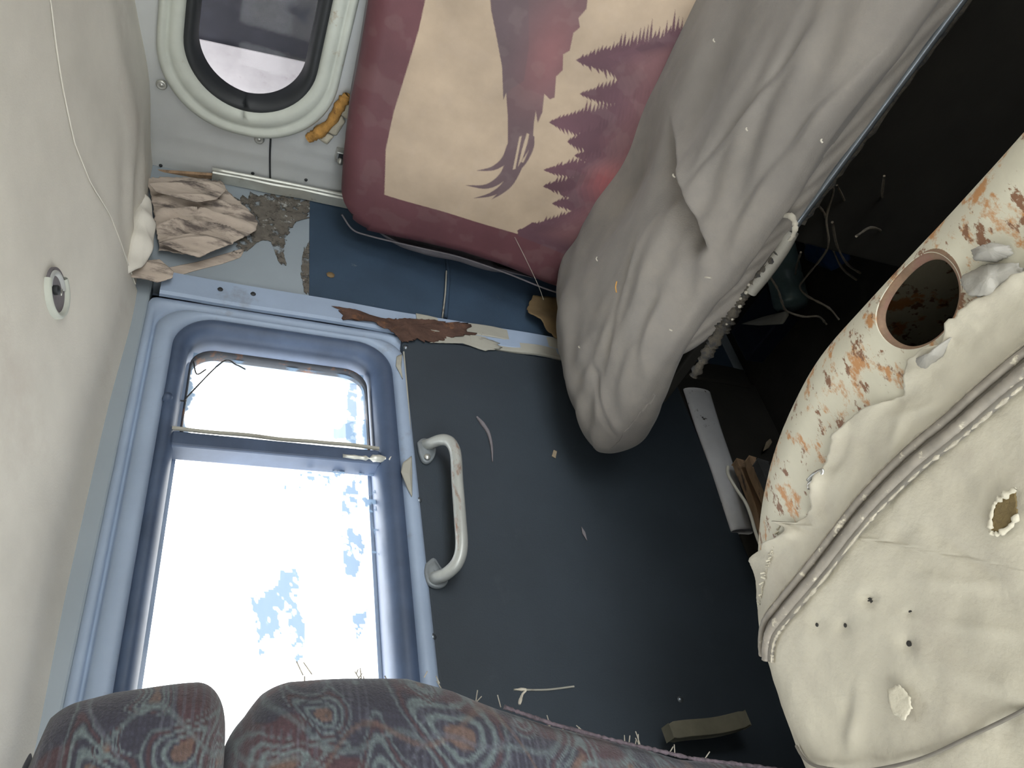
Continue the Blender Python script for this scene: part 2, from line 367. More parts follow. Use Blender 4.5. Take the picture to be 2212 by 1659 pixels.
# panel joint, screws, holes
z_j = [on(585, 290, 0, XR - .004), on(583, 340, 0, XR - .004), on(584, 398, 0, XR - .004)]
tube('panel_joint', z_j, .0022, M['black_rubber'], wall_rear, seg=6)
for u, v in ((349, 183), (560, 301)):
    p = on(u, v, 0, XR - .004)
    s = lathe('screw', [(.0, .0045), (.003, .0045), (.0045, .002), (.007, .0045), (.0098, .0035), (.0112, 0)], p, (-1, 0, 0), M['screw'], wall_rear, seg=20)
for u, v in ((347, 358), (546, 375), (661, 389)):
    lathe('screw_hole', [(0, .001), (.0032, .0012), (.004, -.001)], on(u, v, 0, XR - .004), (-1, 0, 0), M['black_rubber'], wall_rear, seg=10)
# latch clip by the seat
pl = on(735, 335, 0, XR - .01)
lc = box('latch_clip', pl[0] - .012, pl[0] + .012, pl[1] - .014, pl[1] + .014, pl[2] - .013, pl[2] + .011, M['chrome'], wall_rear, bev=.003)
lathe('latch_pin', [(0, .012), (.006, .010), (.007, 0), (.007, -.01)], pl + np.array([-.012, .006, -.001]), (-1, .2, 0), M['screw'], lc, seg=14)
box('latch_slot', pl[0] - .0135, pl[0] - .011, pl[1] - .010, pl[1] + .002, pl[2] - .009, pl[2] + .005, M['black_rubber'], lc, bev=0)

# rear window
win = empty('window_1', (XR, .53, 1.15)); st(win, 'rear cab window with pale rubber surround and rounded corners')
prof = [(-.0, .002), (.0, -.012), (.006, -.019), (.014, -.020), (.020, -.0145), (.024, -.0125), (.028, -.0165), (.040, -.020), (.052, -.017), (.058, -.008), (.060, .003)]
rg = []
for k, (ins, dx) in enumerate(prof):
    rg.append(rring(RWo[0] + ins, RWo[1] - ins * 1.0, RWo[2] + ins * .82, RWo[3] - ins * .82, max(.168 - ins * .55, .05), XR + dx, 18))
loft('rubber_surround', rg, M['pale_rubber'], win)
rg = []
for ins, dx in ((0, .000), (.004, -.009), (.012, -.011), (.02, -.006), (.026, .004), (.028, .03)):
    rg.append(rring(RWo[0] + .055 + ins * .8, RWo[1] - .052 - ins, RWo[2] + .045 + ins, RWo[3] - .045 - ins, .128 - ins * .6, XR + dx, 18))
loft('black_seal', rg, M['black_rubber'], win)
gy = np.linspace(RWg[0] - .03, RWg[1] + .03, 90); gz = np.linspace(RWg[2] - .03, RWg[3] + .03, 40)
GY, GZ = np.meshgrid(gy, gz, indexing='ij'); GP = np.stack([np.full_like(GY, XR + .022), GY, GZ], -1).reshape(-1, 3)
mk('glass', GP, gridfaces(90, 40), M['rear_glass'], win, attrs={'dirt': np.clip(.01 + .05 * fbm(GP, 14, 3), 0, .15)})
# exposed yellow foam where the surround has come away
fo = [on(u, v, 0, XR - .012) for u, v in ((752, 205), (735, 228), (716, 262), (690, 285), (665, 300))]
tube('exposed_foam', fo, [.009, .013, .010, .013, .010], M['foam'], wall_rear, seg=12, n=8, jit=.13)
for pts in ([(757, 215), (754, 258), (735, 246), (742, 228)], [(738, 250), (745, 262), (725, 292), (706, 284), (722, 268)], [(708, 288), (720, 294), (706, 310), (690, 300)]):
    patch('pale_foam_chunk', [on(u, v, 0, XR - .006) for u, v in pts], M['pale_foam'], wall_rear, normal=(-1, 0, 0), n=40, rings=5, disp=lambda V, S: .006 * (1 - S ** 3) + .001 * fbm(V, 90, 2), sol=.004, jag=.02)

# trim rail between the rear wall and the pillar
def strip(name, pa, pb, w, th, ax_w, ax_t, mt, parent, n=40, wob=.0):
    pa, pb = np.array(pa), np.array(pb); aw, at = np.array(ax_w, float), np.array(ax_t, float); V = []
    for t in np.linspace(0, 1, n):
        p = pa + (pb - pa) * t + wob * fbm(np.array([[t * 3, 1, 2]]), 2, 2)[0] * at
        for q, h in ((-.5, 0), (-.5, .6), (-.42, 1), (.42, 1), (.5, .6), (.5, 0)): V.append(p + aw * w * q + at * th * h)
    Fc = gridfaces(n, 6).tolist() + [tuple(range(6)), tuple((n - 1) * 6 + k for k in range(6))[::-1]]
    return mk(name, V, Fc, mt, parent, smooth=False)
trim = strip('trim_1', (XR - .012, 1.084, 1.37), (XR - .012, 1.074, .98), .034, .008, (0.25, 1, 0), (-1, 0.25, 0), M['trim_metal'], None, wob=.002)
st(trim, 'narrow worn metal trim strip along the rear corner')
tube('bead', [(XR - .020, 1.064, 1.372), (XR - .020, 1.058, 1.2), (XR - .020, 1.054, .98)], .0045, M['trim_metal'], trim, seg=8)
strip('brown_batten', (XR - .012, 1.115, 1.53), (XR - .008, 1.082, 1.34), .014, .007, (0.25, 1, 0), (-1, 0.2, 0), M['wood'], trim)

# door-side wall: pillar, strip above the door, front part, low part
wl = boxes('wall_left', [(1.255, 1.75, YW, YW + .08, 0, 1.64), (-1.1, -.33, YW, YW + .08, 0, 1.64), (-.4, 1.3, YW + .004, YW + .08, 1.446, 1.64), (-.4, 1.3, YW + .012, YW + .10, 0, .30)], M['pillar_clean'])
st(wl, 'painted steel door side of the cab with bare pillar')
def wpatch(name, pix, mt, yoff=.0, sol=.002, par=wl, jag=0, disp=None, n=90, rings=10):
    return patch(name, [on(u, v, 1, YW - yoff) for u, v in pix], mt, par, normal=(0, -1, 0), jag=jag, disp=disp, sol=sol, n=n, rings=rings)
# blue cloth lining on the pillar
bl = [(1.262, 1.152), (1.60, 1.146), (1.60, .04), (1.262, .04)]
bo = box('blue_lining', 1.262, 1.612, YW - .004, YW + .001, .04, 1.149, M['blue_cloth'], wl, bev=.001)
pj = on(968, 590, 1, YW - .006); pk = on(962, 690, 1, YW - .006)
tube('lining_joint', [(1.61, YW - .006, pj[2] - .01), pj, (pj + pk) / 2 + np.array([0, -.004, 0]), pk], .006, M['blue_cloth'], wl, seg=8, flat=.8)
tube('joint_edge', [pj + np.array([0, -.005, .006]), (pj + pk) / 2 + np.array([0, -.007, .006]), pk + np.array([0, -.003, .008])], .0018, M['rail'], wl, seg=6)
# glue residue and lighter patch on the bare pillar
wpatch('glue_residue', [(500, 430), (560, 420), (640, 428), (672, 436), (668, 470), (640, 478), (622, 500), (612, 545), (618, 568), (600, 560), (585, 520), (560, 520), (530, 545), (500, 548), (520, 500)], M['glue'], .002, .002, jag=.05, n=160, rings=8)
wpatch('glue_residue', [(655, 545), (668, 520), (668, 640), (658, 630), (650, 590)], M['glue'], .002, .002, jag=.08, n=80, rings=5)
wpatch('stain', [(330, 585), (430, 565), (530, 535), (520, 556), (480, 570), (420, 585), (380, 598)], M['liner_back'], .001, .001, n=60, rings=4)
# header rail above the door with rust
rail = strip('door_rail', (1.225, YW - .003, 1.43), (1.222, YW - .003, .50), .066, .012, (1, 0, 0), (0, -1, 0), M['paint'], wl, n=80, wob=.002)
strip('lower_rail', (1.222, YW - .003, .50), (1.222, YW - .003, .02), .066, .012, (1, 0, 0), (0, -1, 0), M['low_wall'], wl, n=40, wob=.002)
strip('worn_rail_edge', (1.235, YW - .014, .92), (1.228, YW - .014, .40), .036, .003, (1, 0, 0), (0, -1, 0), M['rail'], wl, n=60, wob=.004)
strip('lower_rail_lip', (1.199, YW - .010, .80), (1.195, YW - .010, .30), .030, .008, (1, 0, 0), (0, -1, 0), M['rail'], wl, n=60, wob=.006)
for pix in ([(722, 662), (760, 668), (830, 688), (915, 690), (1012, 700), (1020, 722), (930, 738), (860, 722), (800, 695), (740, 690)], [(855, 685), (870, 720), (900, 735), (870, 738), (845, 712)]):
    wpatch('rust_patch', pix, M['rust'], .018, .002, jag=.05, n=120, rings=8, disp=lambda V, S: .003 * fbm(V, 60, 3))
wpatch('flaking_paint', [(915, 710), (1000, 722), (1065, 735), (1085, 752), (1045, 757), (1000, 742), (930, 740)], M['rail'], .016, .002, jag=.04, n=80, rings=5)
for u, v in ((476, 624), (547, 634), (1040, 721)):
    lathe('screw_hole', [(0, .001), (.004, .0012), (.0055, -.001)], on(u, v, 1, YW - .016), (0, -1, 0), M['black_rubber'], wl, seg=10)
lathe('screw', [(0, .003), (.004, .0028), (.006, 0)], on(283, 626, 1, YW - .001), (0, -1, 0), M['screw'], wl, seg=12)
lathe('old_label', [(0, .0012), (.0095, .0010), (.0095, 0)], on(714, 594, 1, YW - .005), (0, -1, 0), M['card'], wl, seg=7)

# torn pieces of headliner hanging in the rear corner
def crumple(a, f, ph):
    def d(V, S):
        w = V[:, 0] * 62 + 2.2 * fbm(V, 6, 2) + ph * 2; rdg = 1 - np.abs(np.sin(w))
        return .55 * a * (1 - S ** 6) * (rdg ** 1.5 + .35 * fbm(V + ph, 28, 2)) + .12 * a
    return d
TF = [([(312, 388), (400, 386), (478, 394), (492, 418), (535, 455), (558, 482), (552, 502), (505, 528), (455, 548), (430, 560), (395, 552), (345, 545), (334, 480), (325, 420)], .012, .030, 1),
      ([(322, 398), (400, 390), (474, 396), (488, 412), (468, 432), (425, 438), (380, 428), (338, 416)], .040, .010, 0),
      ([(345, 525), (395, 508), (450, 500), (492, 514), (500, 528), (455, 545), (430, 557), (395, 548)], .030, .010, 3),
      ([(272, 598), (310, 565), (345, 562), (375, 588), (372, 602), (340, 612), (320, 606)], .03, .010, 4)]
for pix, yo, a, ph in TF:
    patch('torn_liner_piece', [on(u, v, 1, YW - yo) for u, v in pix], M['liner_back'], ceil, normal=(.25, -1, 0), jag=.012, n=150, rings=40, sol=.0015, disp=crumple(a, 70, ph))
# cloth fold that drops from the ceiling edge in the corner
patch('liner_fold', [on(u, v, 1, YW - .045) for u, v in ((296, 385), (322, 430), (335, 490), (328, 545), (305, 580), (268, 597), (262, 540), (280, 460))], M['headliner'], ceil, normal=(.3, -1, -.2), n=90, rings=16, sol=.003,
      disp=lambda V, S: .022 * (1 - S ** 2) + .004 * np.sin(V[:, 0] * 90))

# ================================================================== door
door = empty('door_1', (.45, YW, .25)); st(door, 'steel cab door with two-pane window and dark lining')
def dring(x0, x1, z0, z1, r, y, n=12): p = rrect(x0, x1, z0, z1, r, n); return np.stack([p[:, 0], np.full(len(p), y), p[:, 1]], 1)
fr = [(-.33, 1.190, .93, 1.447, .012, 1.106), (-.33, 1.188, .935, 1.444, .014, 1.097), (-.31, 1.172, .945, 1.434, .03, 1.093), (-.31, 1.168, .948, 1.432, .04, 1.104), (-.30, 1.164, .950, 1.429, .05, 1.108),
      (-.30, 1.160, .953, 1.426, .05, 1.100), (-.29, 1.156, .956, 1.422, .055, 1.088), (-.27, 1.150, .962, 1.412, .06, 1.083), (.165, 1.148, .972, 1.402, .075, 1.081), (.175, 1.143, .980, 1.396, .075, 1.084), (.18, 1.140, .984, 1.392, .075, 1.096)]
loft('window_frame', [dring(*a) for a in fr], M['paint'], door, sol=0)
sl = [(.178, 1.142, .982, 1.394, .074, 1.096), (.182, 1.138, .986, 1.390, .072, 1.086), (.19, 1.130, .995, 1.384, .066, 1.081), (.20, 1.120, 1.008, 1.376, .06, 1.084), (.207, 1.112, 1.018, 1.370, .055, 1.092), (.21, 1.108, 1.024, 1.366, .05, 1.106), (.21, 1.108, 1.024, 1.366, .05, 1.15)]
loft('window_seal', [dring(*a) for a in sl], M['seal'], door)
boxes('door_skin', [(-.33, 1.25, 1.150, 1.175, .20, 1.03), (-.33, 1.25, 1.150, 1.175, 1.36, 1.46), (1.10, 1.26, 1.150, 1.175, .9, 1.46), (-.33, .215, 1.150, 1.175, .9, 1.46)], M['paint'], door, bev=0)
card = box('door_card', -.33, 1.182, 1.088, 1.112, .262, .958, M['door_card'], door, bev=.006)
# dividing bar and panes
bar = box('dividing_bar', .838, .868, 1.092, 1.135, 1.02, 1.372, M['seal'], door, bev=.004)
strip('worn_bar_edge', (.871, 1.092, 1.372), (.871, 1.092, 1.022), .006, .004, (1, 0, 0), (0, -1, 0), M['rail'], bar, n=30, wob=.002)
tube('putty', [on(u, v, 1, 1.092) for u, v in ((740, 985), (790, 990), (830, 992), (850, 1000))], [.003, .005, .006, .008], M['trim_metal'], bar, seg=7, n=6, jit=.3)
qf = []
for ins, y in ((0, 1.135), (0, 1.118), (.004, 1.114), (.009, 1.118), (.010, 1.135)):
    qf.append(dring(.874 + ins * .4, 1.088 - ins, 1.030 + ins * .4, 1.360 - ins * .4, (.045, .02, .02, .045), y))
# corner order: (x1,z1),(x0,z1),(x0,z0),(x1,z0)
qfr = loft('quarter_pane_frame', qf, M['quarter'], door)
def pane(name, x0, x1, z0, z1, dirt):
    gx = np.linspace(x0, x1, 190); gz = np.linspace(z0, z1, 150); A, C = np.meshgrid(gx, gz, indexing='ij')
    P = np.stack([A, np.full_like(A, 1.126), C], -1).reshape(-1, 3)
    return mk(name, P, gridfaces(190, 150), M['door_glass'], door, attrs={'dirt': np.clip(dirt(P), 0, .985)})
def pixpoly(P, pix): q = np.array([on(u, v, 1, 1.126) for u, v in pix]); return inpoly(q[:, [0, 2]], P[:, 0], P[:, 2])
def dirt_main(P):
    n = fbm(P, 45, 4); n2 = fbm(P + 9, 160, 2); d = np.zeros(len(P))
    for pix, th in (([(605, 1230), (640, 1228), (650, 1260), (640, 1300), (660, 1350), (655, 1440), (635, 1440), (625, 1360), (590, 1400), (560, 1420), (555, 1370), (540, 1290), (590, 1270), (600, 1260)], .25),
                    ([(740, 1060), (775, 1050), (770, 1130), (790, 1180), (770, 1250), (745, 1240), (735, 1150)], .05), ([(760, 1330), (795, 1310), (790, 1350), (770, 1390)], .1), ([(765, 1410), (785, 1400), (785, 1435), (768, 1432)], 0),
                    ([(640, 1010), (820, 1020), (825, 1090), (780, 1080), (700, 1050), (650, 1030)], -.42), ([(550, 1045), (650, 1050), (650, 1060), (550, 1055)], .1), ([(785, 1080), (815, 1060), (820, 1200), (800, 1190)], -.3)):
        d += pixpoly(P, pix) * ss(-.1, .06, n + n2 * .8 + th)
    return np.clip(d, 0, 1) * .955
def dirt_q(P):
    n = fbm(P, 40, 4); edge = np.minimum(np.minimum(P[:, 0] - .876, 1.084 - P[:, 0]), np.minimum(P[:, 2] - 1.034, 1.356 - P[:, 2]))
    d = .97 * ss(.012, .0, edge + .012 * n) + .93 * pixpoly(P, [(752, 800), (772, 800), (770, 975), (745, 975)]) * ss(-.5, .1, n + .2) + .9 * pixpoly(P, [(720, 920), (815, 900), (815, 985), (720, 975)]) * ss(.1, .4, n)
    return d
pane('main_pane', .205, .845, 1.015, 1.372, dirt_main)
pane('quarter_pane', .876, 1.084, 1.034, 1.356, dirt_q)
for pts in ([(365, 862), (400, 866), (404, 858), (480, 782), (510, 788), (530, 798)], [(418, 780), (425, 808), (445, 798)]):
    tube('loose_wire', [on(u, v, 1, 1.110) for u, v in pts], .0014, M['dark_cable'], door, seg=6, n=5)
lathe('latch_stub', [(0, .012), (.007, .010), (.009, 0)], on(362, 862, 1, 1.088), (0, -1, 0), M['seal'], door, seg=12)
lathe('bump_stop', [(0, .008), (.007, .006), (.009, 0)], on(838, 950, 1, 1.092), (0, -1, 0), M['trim_metal'], door, seg=10)
# peeled edge of the lining beside the frame
for pix in ([(868, 765), (866, 800), (870, 820), (855, 790), (857, 770)], [(889, 985), (870, 1000), (866, 1020), (880, 1055), (890, 1075), (890, 1020)]):
    patch('peeled_edge', [on(u, v, 1, 1.080) for u, v in pix], M['rail'], door, normal=(0, -1, 0), n=50, rings=5, sol=.0015, disp=lambda V, S: .004 * (1 - S))
tube('lining_edge', [on(u, v, 1, 1.086) for u, v in ((872, 760), (884, 900), (892, 1050), (907, 1180), (915, 1250), (925, 1400), (932, 1480))], .0018, M['rail'], door, seg=6)
# tear and small marks in the lining
tube('lining_tear', [on(u, v, 1, 1.086) for u, v in ((1030, 900), (1042, 915), (1055, 935), (1062, 965), (1064, 998))], [.002, .005, .004, .003, .001], M['grey_side'], card, seg=6)
patch('chipped_fleck', [on(u, v, 1, 1.086) for u, v in ((1196, 972), (1203, 975), (1200, 990), (1192, 985))], M['leaf'], card, normal=(0, -1, 0), n=24, rings=3, sol=.002)
patch('chipped_fleck', [on(u, v, 1, 1.086) for u, v in ((1256, 1138), (1264, 1150), (1268, 1168), (1258, 1152))], M['grey_side'], card, normal=(0, -1, 0), n=24, rings=3, sol=.002)
for u, v in ((877, 750), (905, 1080), (935, 1375), (1470, 1511)):
    lathe('rivet', [(0, .003), (.004, .0025), (.006, 0)], on(u, v, 1, 1.088), (0, -1, 0), M['rod'], card, seg=10)
tube('lining_crease', [on(u, v, 1, 1.087) for u, v in ((1110, 1490), (1180, 1490), (1240, 1483))], .0016, M['rail'], card, seg=6)
# grab handle
y0 = 1.086
hp = [on(918, 962, 1, y0), on(930, 958, 1, y0 - .018), on(953, 950, 1, y0 - .040), on(972, 955, 1, y0 - .052), on(984, 980, 1, y0 - .056), on(988, 1040, 1, y0 - .056), on(994, 1120, 1, y0 - .056), on(997, 1180, 1, y0 - .054), on(988, 1215, 1, y0 - .046), on(966, 1238, 1, y0 - .030), on(945, 1247, 1, y0 - .014), on(935, 1249, 1, y0)]
hd = tube('grab_handle', hp, .0105, M['handle'], door, seg=16, n=8)
hd['label'] = 'worn chrome grab handle'
def base_plate(pix, screw):
    o = np.array([on(u, v, 1, y0) for u, v in pix]); o = catmull(np.vstack([o, o[:1]]), 6)[:-1]; c = o.mean(0); rg = []
    for s, h in ((1, 0), (1, .004), (.93, .007), (.8, .0055), (.72, .008), (.3, .009), (.05, .009)): q = c + (o - c) * s; q[:, 1] -= h; rg.append(q)
    loft('base_plate', rg, M['base'], hd, cap1=True)
    if screw: lathe('screw', [(0, .004), (.0045, .004), (.0065, .001)], on(*screw, 1, y0 - .008), (0, -1, 0), M['screw'], hd, seg=12)
base_plate([(900, 958), (912, 950), (930, 955), (940, 972), (936, 992), (924, 1003), (911, 998), (904, 980)], (923, 987))
base_plate([(918, 1220), (935, 1208), (948, 1225), (966, 1252), (960, 1268), (940, 1272), (922, 1262), (915, 1240)], None)

# ================================================================== other walls (outside the frame), with the openings that let the day in
wf = boxes('wall_front', [(-1.02, -.96, -1.2, 1.2, 0, WS[2]), (-1.02, -.96, -1.2, 1.2, WS[3], 1.66), (-1.02, -.96, -1.2, WS[0], .8, 1.6), (-1.02, -.96, WS[1], 1.2, .8, 1.6)], M['paint'])
st(wf, 'front of the cab around the windscreen opening')
wrt = boxes('wall_right', [(-1.1, 1.75, -1.18, -1.11, 0, ADDW[2]), (-1.1, 1.75, -1.18, -1.11, FW[3], 1.66), (-1.1, FW[0], -1.18, -1.11, .7, 1.6), (FW[1], ADDW[0], -1.18, -1.11, .7, 1.6), (FW[0], FW[1], -1.18, -1.11, .6, FW[2]), (ADDW[1], 1.75, -1.18, -1.11, .7, 1.6)], M['paint'])  # the rear opening here is added for more light at the back
st(wrt, 'far side of the cab around its door window')
g = box('ground', -40, 40, -40, 40, -1.1, -1.0, M['ground'], bev=0); st(g, 'pale bare ground outside the cab')

# ================================================================== eagle seat against the rear wall
seat = empty('passenger_seat', (1.1, .3, 0)); tag(seat, 'grey cloth seat with maroon eagle-print backrest by the rear window', 'seat')
K = .26; X0 = 1.32                                       # backrest plane x = X0 + K (z-.6)
NB = (1, 0, -K); DB = X0 - K * .6
def onb(u, v): return onp(u, v, NB, DB)
def bz(pix): q = np.array([onb(u, v) for u, v in pix]); return q[:, 1:3]
# outline of the backrest front in (y,z)
ol = bz([(800, 0), (775, 150), (757, 240), (742, 360), (738, 430), (742, 470), (760, 497), (790, 512), (900, 535), (1000, 558), (1100, 592), (1180, 625), (1225, 640), (1262, 645)])
y_r = -.45
yzo = np.vstack([[[y_r, ol[0][1]]], ol[:1] * [1, 1], ol[1:], [[1.0, .40], [y_r, .40]]])
# dense front: grid in (y,z), clipped to the outline by squeezing
ny, nz = 700, 480
ya = np.r_[np.linspace(y_r, .30, 60), np.linspace(.30, 1.06, ny - 60 + 1)[1:]]; nyy = len(ya)
za = np.linspace(.42, 1.18, nz)
def top_z(y):   # z of the top edge at each y, from the outline
    T = ol[:5]; return np.interp(y, T[:, 0], T[:, 1])
def side_y(z):
    S = ol[4:][::-1]; return np.interp(z, S[:, 1], S[:, 0])
# parametrise: b in [0,1] bottom->top, a in [0,1] far -> door side
A = np.r_[np.linspace(0, .48, 40, endpoint=False), np.linspace(.48, 1, nyy - 40)]; Bv = np.linspace(0, 1, nz)
AA, BB = np.meshgrid(A, Bv, indexing='ij')
zt0 = 1.125
ZZ = .42 + BB * (zt0 - .42); YS = side_y(ZZ); YY = y_r + AA * (YS - y_r)
ZZ = .42 + BB * (top_z(YY) - .42); YS = side_y(np.minimum(ZZ, 1.13)); YY = y_r + AA * (YS - y_r)
# round the door-side top corner
cr = .075; cy = YS.max() * 0 + side_y(np.full_like(YY, 1.0)) - cr; czz = top_z(np.full_like(YY, .95)) - cr
dy = YY - cy; dz = ZZ - czz; inn = (dy > 0) & (dz > 0); mm = np.maximum(dy, dz); ll = np.hypot(dy, dz) + 1e-9
YY = np.where(inn, cy + dy / ll * mm, YY); ZZ = np.where(inn, czz + dz / ll * mm, ZZ)
# puffiness: edges roll back
ed = np.minimum(np.maximum(top_z(YY) - ZZ, 0), np.maximum(side_y(np.clip(ZZ, .4, 1.12)) - YY, 0))
ed = np.where(inn, np.minimum(ed, cr - np.minimum(mm, cr)), ed)
er = .035; e = np.clip(ed / er, 0, 1)
roll = er * (1 - np.sqrt(np.clip(1 - (1 - e) ** 2, 0, 1)))
PZ = np.stack([np.zeros_like(YY), YY, ZZ], -1)
XX = X0 + K * (ZZ - .6) + roll - .008 * np.clip(ed / .2, 0, 1) + .004 * fbm(PZ, 6, 2)
# ---- the printed picture, laid out on the seat cloth
fy, fz = YY.ravel(), ZZ.ravel(); npt = len(fy)
fP = np.stack([np.zeros(npt), fy, fz], 1)
def ip(pix):
    q = bz(pix); e_ = .0007; return sum(inpoly(q, fy + a_ * e_, fz + b_ * e_).astype(float) for a_, b_ in ((-.75, -.25), (.25, -.75), (.75, .25), (-.25, .75))) / 4
cMar, cTan, cWing, cTree, cHill, cRed = [np.array(lin(*c)) for c in ((92, 56, 60), (166, 147, 125), (92, 74, 76), (88, 60, 67), (128, 90, 89), (172, 84, 82))]
col = np.tile(cMar, (npt, 1)); n1 = fbm(fP, 9, 3)[:, None]
def paint(mask, c): 
    m = mask.astype(float)[:, None]; col[:] = col * (1 - m) + np.asarray(c) * m
paint(ip([(925, -30), (905, 60), (850, 240), (833, 320), (830, 418), (960, 455), (1112, 502), (1235, 545), (1320, 575), (1700, 575), (1700, -460), (1040, -460)]), cTan)
# forest: hill mass plus spruces whose tips point up the backrest
def spruce(tx, ty, L, w, seed, c, ang=0.0):
    r = random.Random(seed); w = w * 1.55; n = int(L / 8); up = []; dn = []
    for i in range(n + 1):
        x = tx + L * i / n; h = w * (i / n) ** .8
        up.append((x + 9, ty + ang * (x - tx) - h * r.uniform(.8, 1.25))); up.append((x + 8, ty + ang * (x - tx) - h * r.uniform(.45, .7)))
        dn.append((x + 9, ty + ang * (x - tx) + h * r.uniform(.8, 1.25))); dn.append((x + 8, ty + ang * (x - tx) + h * r.uniform(.45, .7)))
    paint(ip([(tx - 3, ty)] + up + dn[::-1]), c)
hill = [(1120, 505), (1180, 470), (1225, 440), (1215, 400), (1230, 360), (1270, 330), (1265, 290), (1300, 240), (1310, 180), (1290, 140), (1330, 112), (1400, 95), (1445, 78), (1480, 70), (1700, 60), (1700, 600), (1330, 580), (1235, 548)]
paint(ip([(u_ + 26, v_) for u_, v_ in hill]), cTree * 1.06)
for i, (tx, ty, L, w) in enumerate([(1233, 124, 230, 62), (1300, 116, 200, 44), (1360, 100, 160, 44), (1410, 82, 160, 44), (1242, 197, 220, 55), (1280, 240, 160, 50), (1176, 260, 220, 60), (1215, 300, 160, 60), (1230, 330, 150, 40), (1164, 362, 200, 42), (1163, 398, 200, 50), (1183, 436, 160, 40), (1200, 415, 150, 36), (1108, 497, 200, 46), (1155, 480, 160, 40)]):
    spruce(tx, ty, L, w, 30 + i, cTree * (1 + .10 * math.sin(i * 2.3)))
paint(ip([(1118, 498), (1150, 478), (1300, 515), (1345, 540), (1345, 605), (1235, 556), (1118, 508)]), cTree)
# blend the forest into the haze below, red glow
q = bz([(1480, 250), (1300, 385), (1560, 430)]); 
dpl = np.hypot(fy - q[1][0], fz - q[1][1]); inh = sum(ip([(u_ + k_, v_) for u_, v_ in hill]) for k_ in (26, 38, 50, 62, 76, 92)) / 6
# distance below tree tips ~ low z
low = ss(.80, .66, fz + .10 * (fy - .6)) * inh
col = col * (1 - .55 * low[:, None]) + cHill * .95 * .55 * low[:, None]
gl = np.exp(-(dpl / .055) ** 2) * (.7 + .3 * n1[:, 0]); gl = np.clip(gl, 0, 1)[:, None] * .5 * inh[:, None]; col = col * (1 - gl) + cRed * gl
# wing
wing = [(1085, -330), (1050, -250), (1046, -150), (1055, -40), (1060, 20), (1072, 80), (1083, 140), (1086, 212), (1092, 196), (1096, 250), (1096, 300), (1094, 330), (1108, 352), (1124, 346), (1142, 318), (1150, 296), (1152, 262), (1156, 236), (1160, 262), (1170, 238), (1174, 198), (1186, 210), (1196, 206), (1199, 160), (1213, 146), (1214, 112), (1228, 104), (1236, 66), (1250, 54), (1247, 34), (1264, 14), (1270, -40), (1296, -80), (1290, -120), (1330, -170), (1322, -230), (1360, -300), (1300, -390), (1180, -420)]
def plume(pts, w0, w1=0.0):
    c_ = catmull(np.array(pts, float), 8); t_ = np.gradient(c_, axis=0); t_ /= np.linalg.norm(t_, axis=1)[:, None]; n_ = np.stack([-t_[:, 1], t_[:, 0]], 1)
    q_ = np.linspace(0, 1, len(c_))[:, None]; wd = (w0 * (1 - q_ ** 1.5) + w1 * q_ ** 1.5) / 2; return ip([tuple(p_) for p_ in np.vstack([c_ + n_ * wd, (c_ - n_ * wd)[::-1]])])
w = ip(wing)
for f_ in (([(1104, 312), (1090, 340), (1064, 358), (1027, 363)], 20), ([(1108, 330), (1086, 374), (1050, 396), (1003, 394)], 22), ([(1114, 342), (1094, 388), (1062, 412), (1020, 423)], 20), ([(1122, 344), (1102, 386), (1082, 408), (1060, 425)], 20), ([(1147, 290), (1146, 316), (1130, 350), (1104, 376)], 12)):
    w = np.maximum(w, plume(*f_))
paint(w, cWing)
wr = (w * np.exp(-(((fy - bz([(1190, 110)])[0][0]) / .10) ** 2 + ((fz - bz([(1190, 110)])[0][1]) / .05) ** 2)))[:, None] * .6
col = col * (1 - wr) + np.array(lin(142, 92, 92)) * wr
wl2 = (w * ip([(1055, -40), (1072, 80), (1086, 212), (1100, 190), (1130, 170), (1140, 100), (1140, -340), (1085, -330)]))[:, None] * .35
col = col * (1 - wl2) + np.array(lin(84, 74, 78)) * wl2
for g_ in ([(1121, 292), (1113, 330), (1106, 362), (1112, 360), (1120, 320), (1126, 290)], [(1137, 284), (1126, 320), (1117, 356), (1127, 340), (1138, 305), (1142, 286)]): paint(ip(g_), cTan)
col *= (1 + .07 * n1); col = np.clip(col, .005, .9)
# darker band around the border and worn dusty streaks
du = (ss(.25, .6, fbm(fP + 2, 30, 3)) * .05)[:, None]; col = col * (1 - du) + np.array(lin(170, 155, 145)) * du
back = mk('backrest', np.stack([XX, YY, ZZ], -1).reshape(-1, 3), gridfaces(nyy, nz)[:, ::-1], M['eagle'], seat, attrs={'Col': col})
back['label'] = 'maroon backrest printed with an eagle wing and spruce trees'
# grey back cover bulging out behind the print on the door side
rg = []
for bl_, dx in ((.0, .030), (.008, .034), (.013, .040), (.010, .055), (-.01, .09)):
    R = []
    yzc = np.array([[y_r, .42]] + [[y_r, top_z(np.array(y_r))]] + [[t, top_z(np.array(t))] for t in np.linspace(y_r, .88, 14)] + [[p_[0], p_[1]] for p_ in resample(ol[4:], 60)[:42]] + [[1.0, .42]])
    for yv, zv in yzc:
        k = float(ss(.85, 1.0, np.array(yv)) * ss(1.06, .93, np.array(zv)) * ss(.50, .80, np.array(zv)))
        yn = yv * (1 + dx / 1.42 * k) + k * bl_ * (1.0 + .15 * math.sin(zv * 45)) + (1 - k) * min(bl_, 0)
        R.append((X0 + K * (zv - .6) + dx + .02 * (1 - k), yn, zv - (.004 if zv > .9 else 0)))
    rg.append(np.array(R))
loft('back_cover', rg, M['grey_side'], seat, cap1=True)
tube('seat_piping', [onb(u, v) + np.array([.030, .014, 0]) for u, v in ((742, 470), (765, 502), (800, 516), (900, 540), (1000, 563), (1100, 597), (1180, 629), (1225, 644))], .0022, M['grey_side'], seat, seg=6)
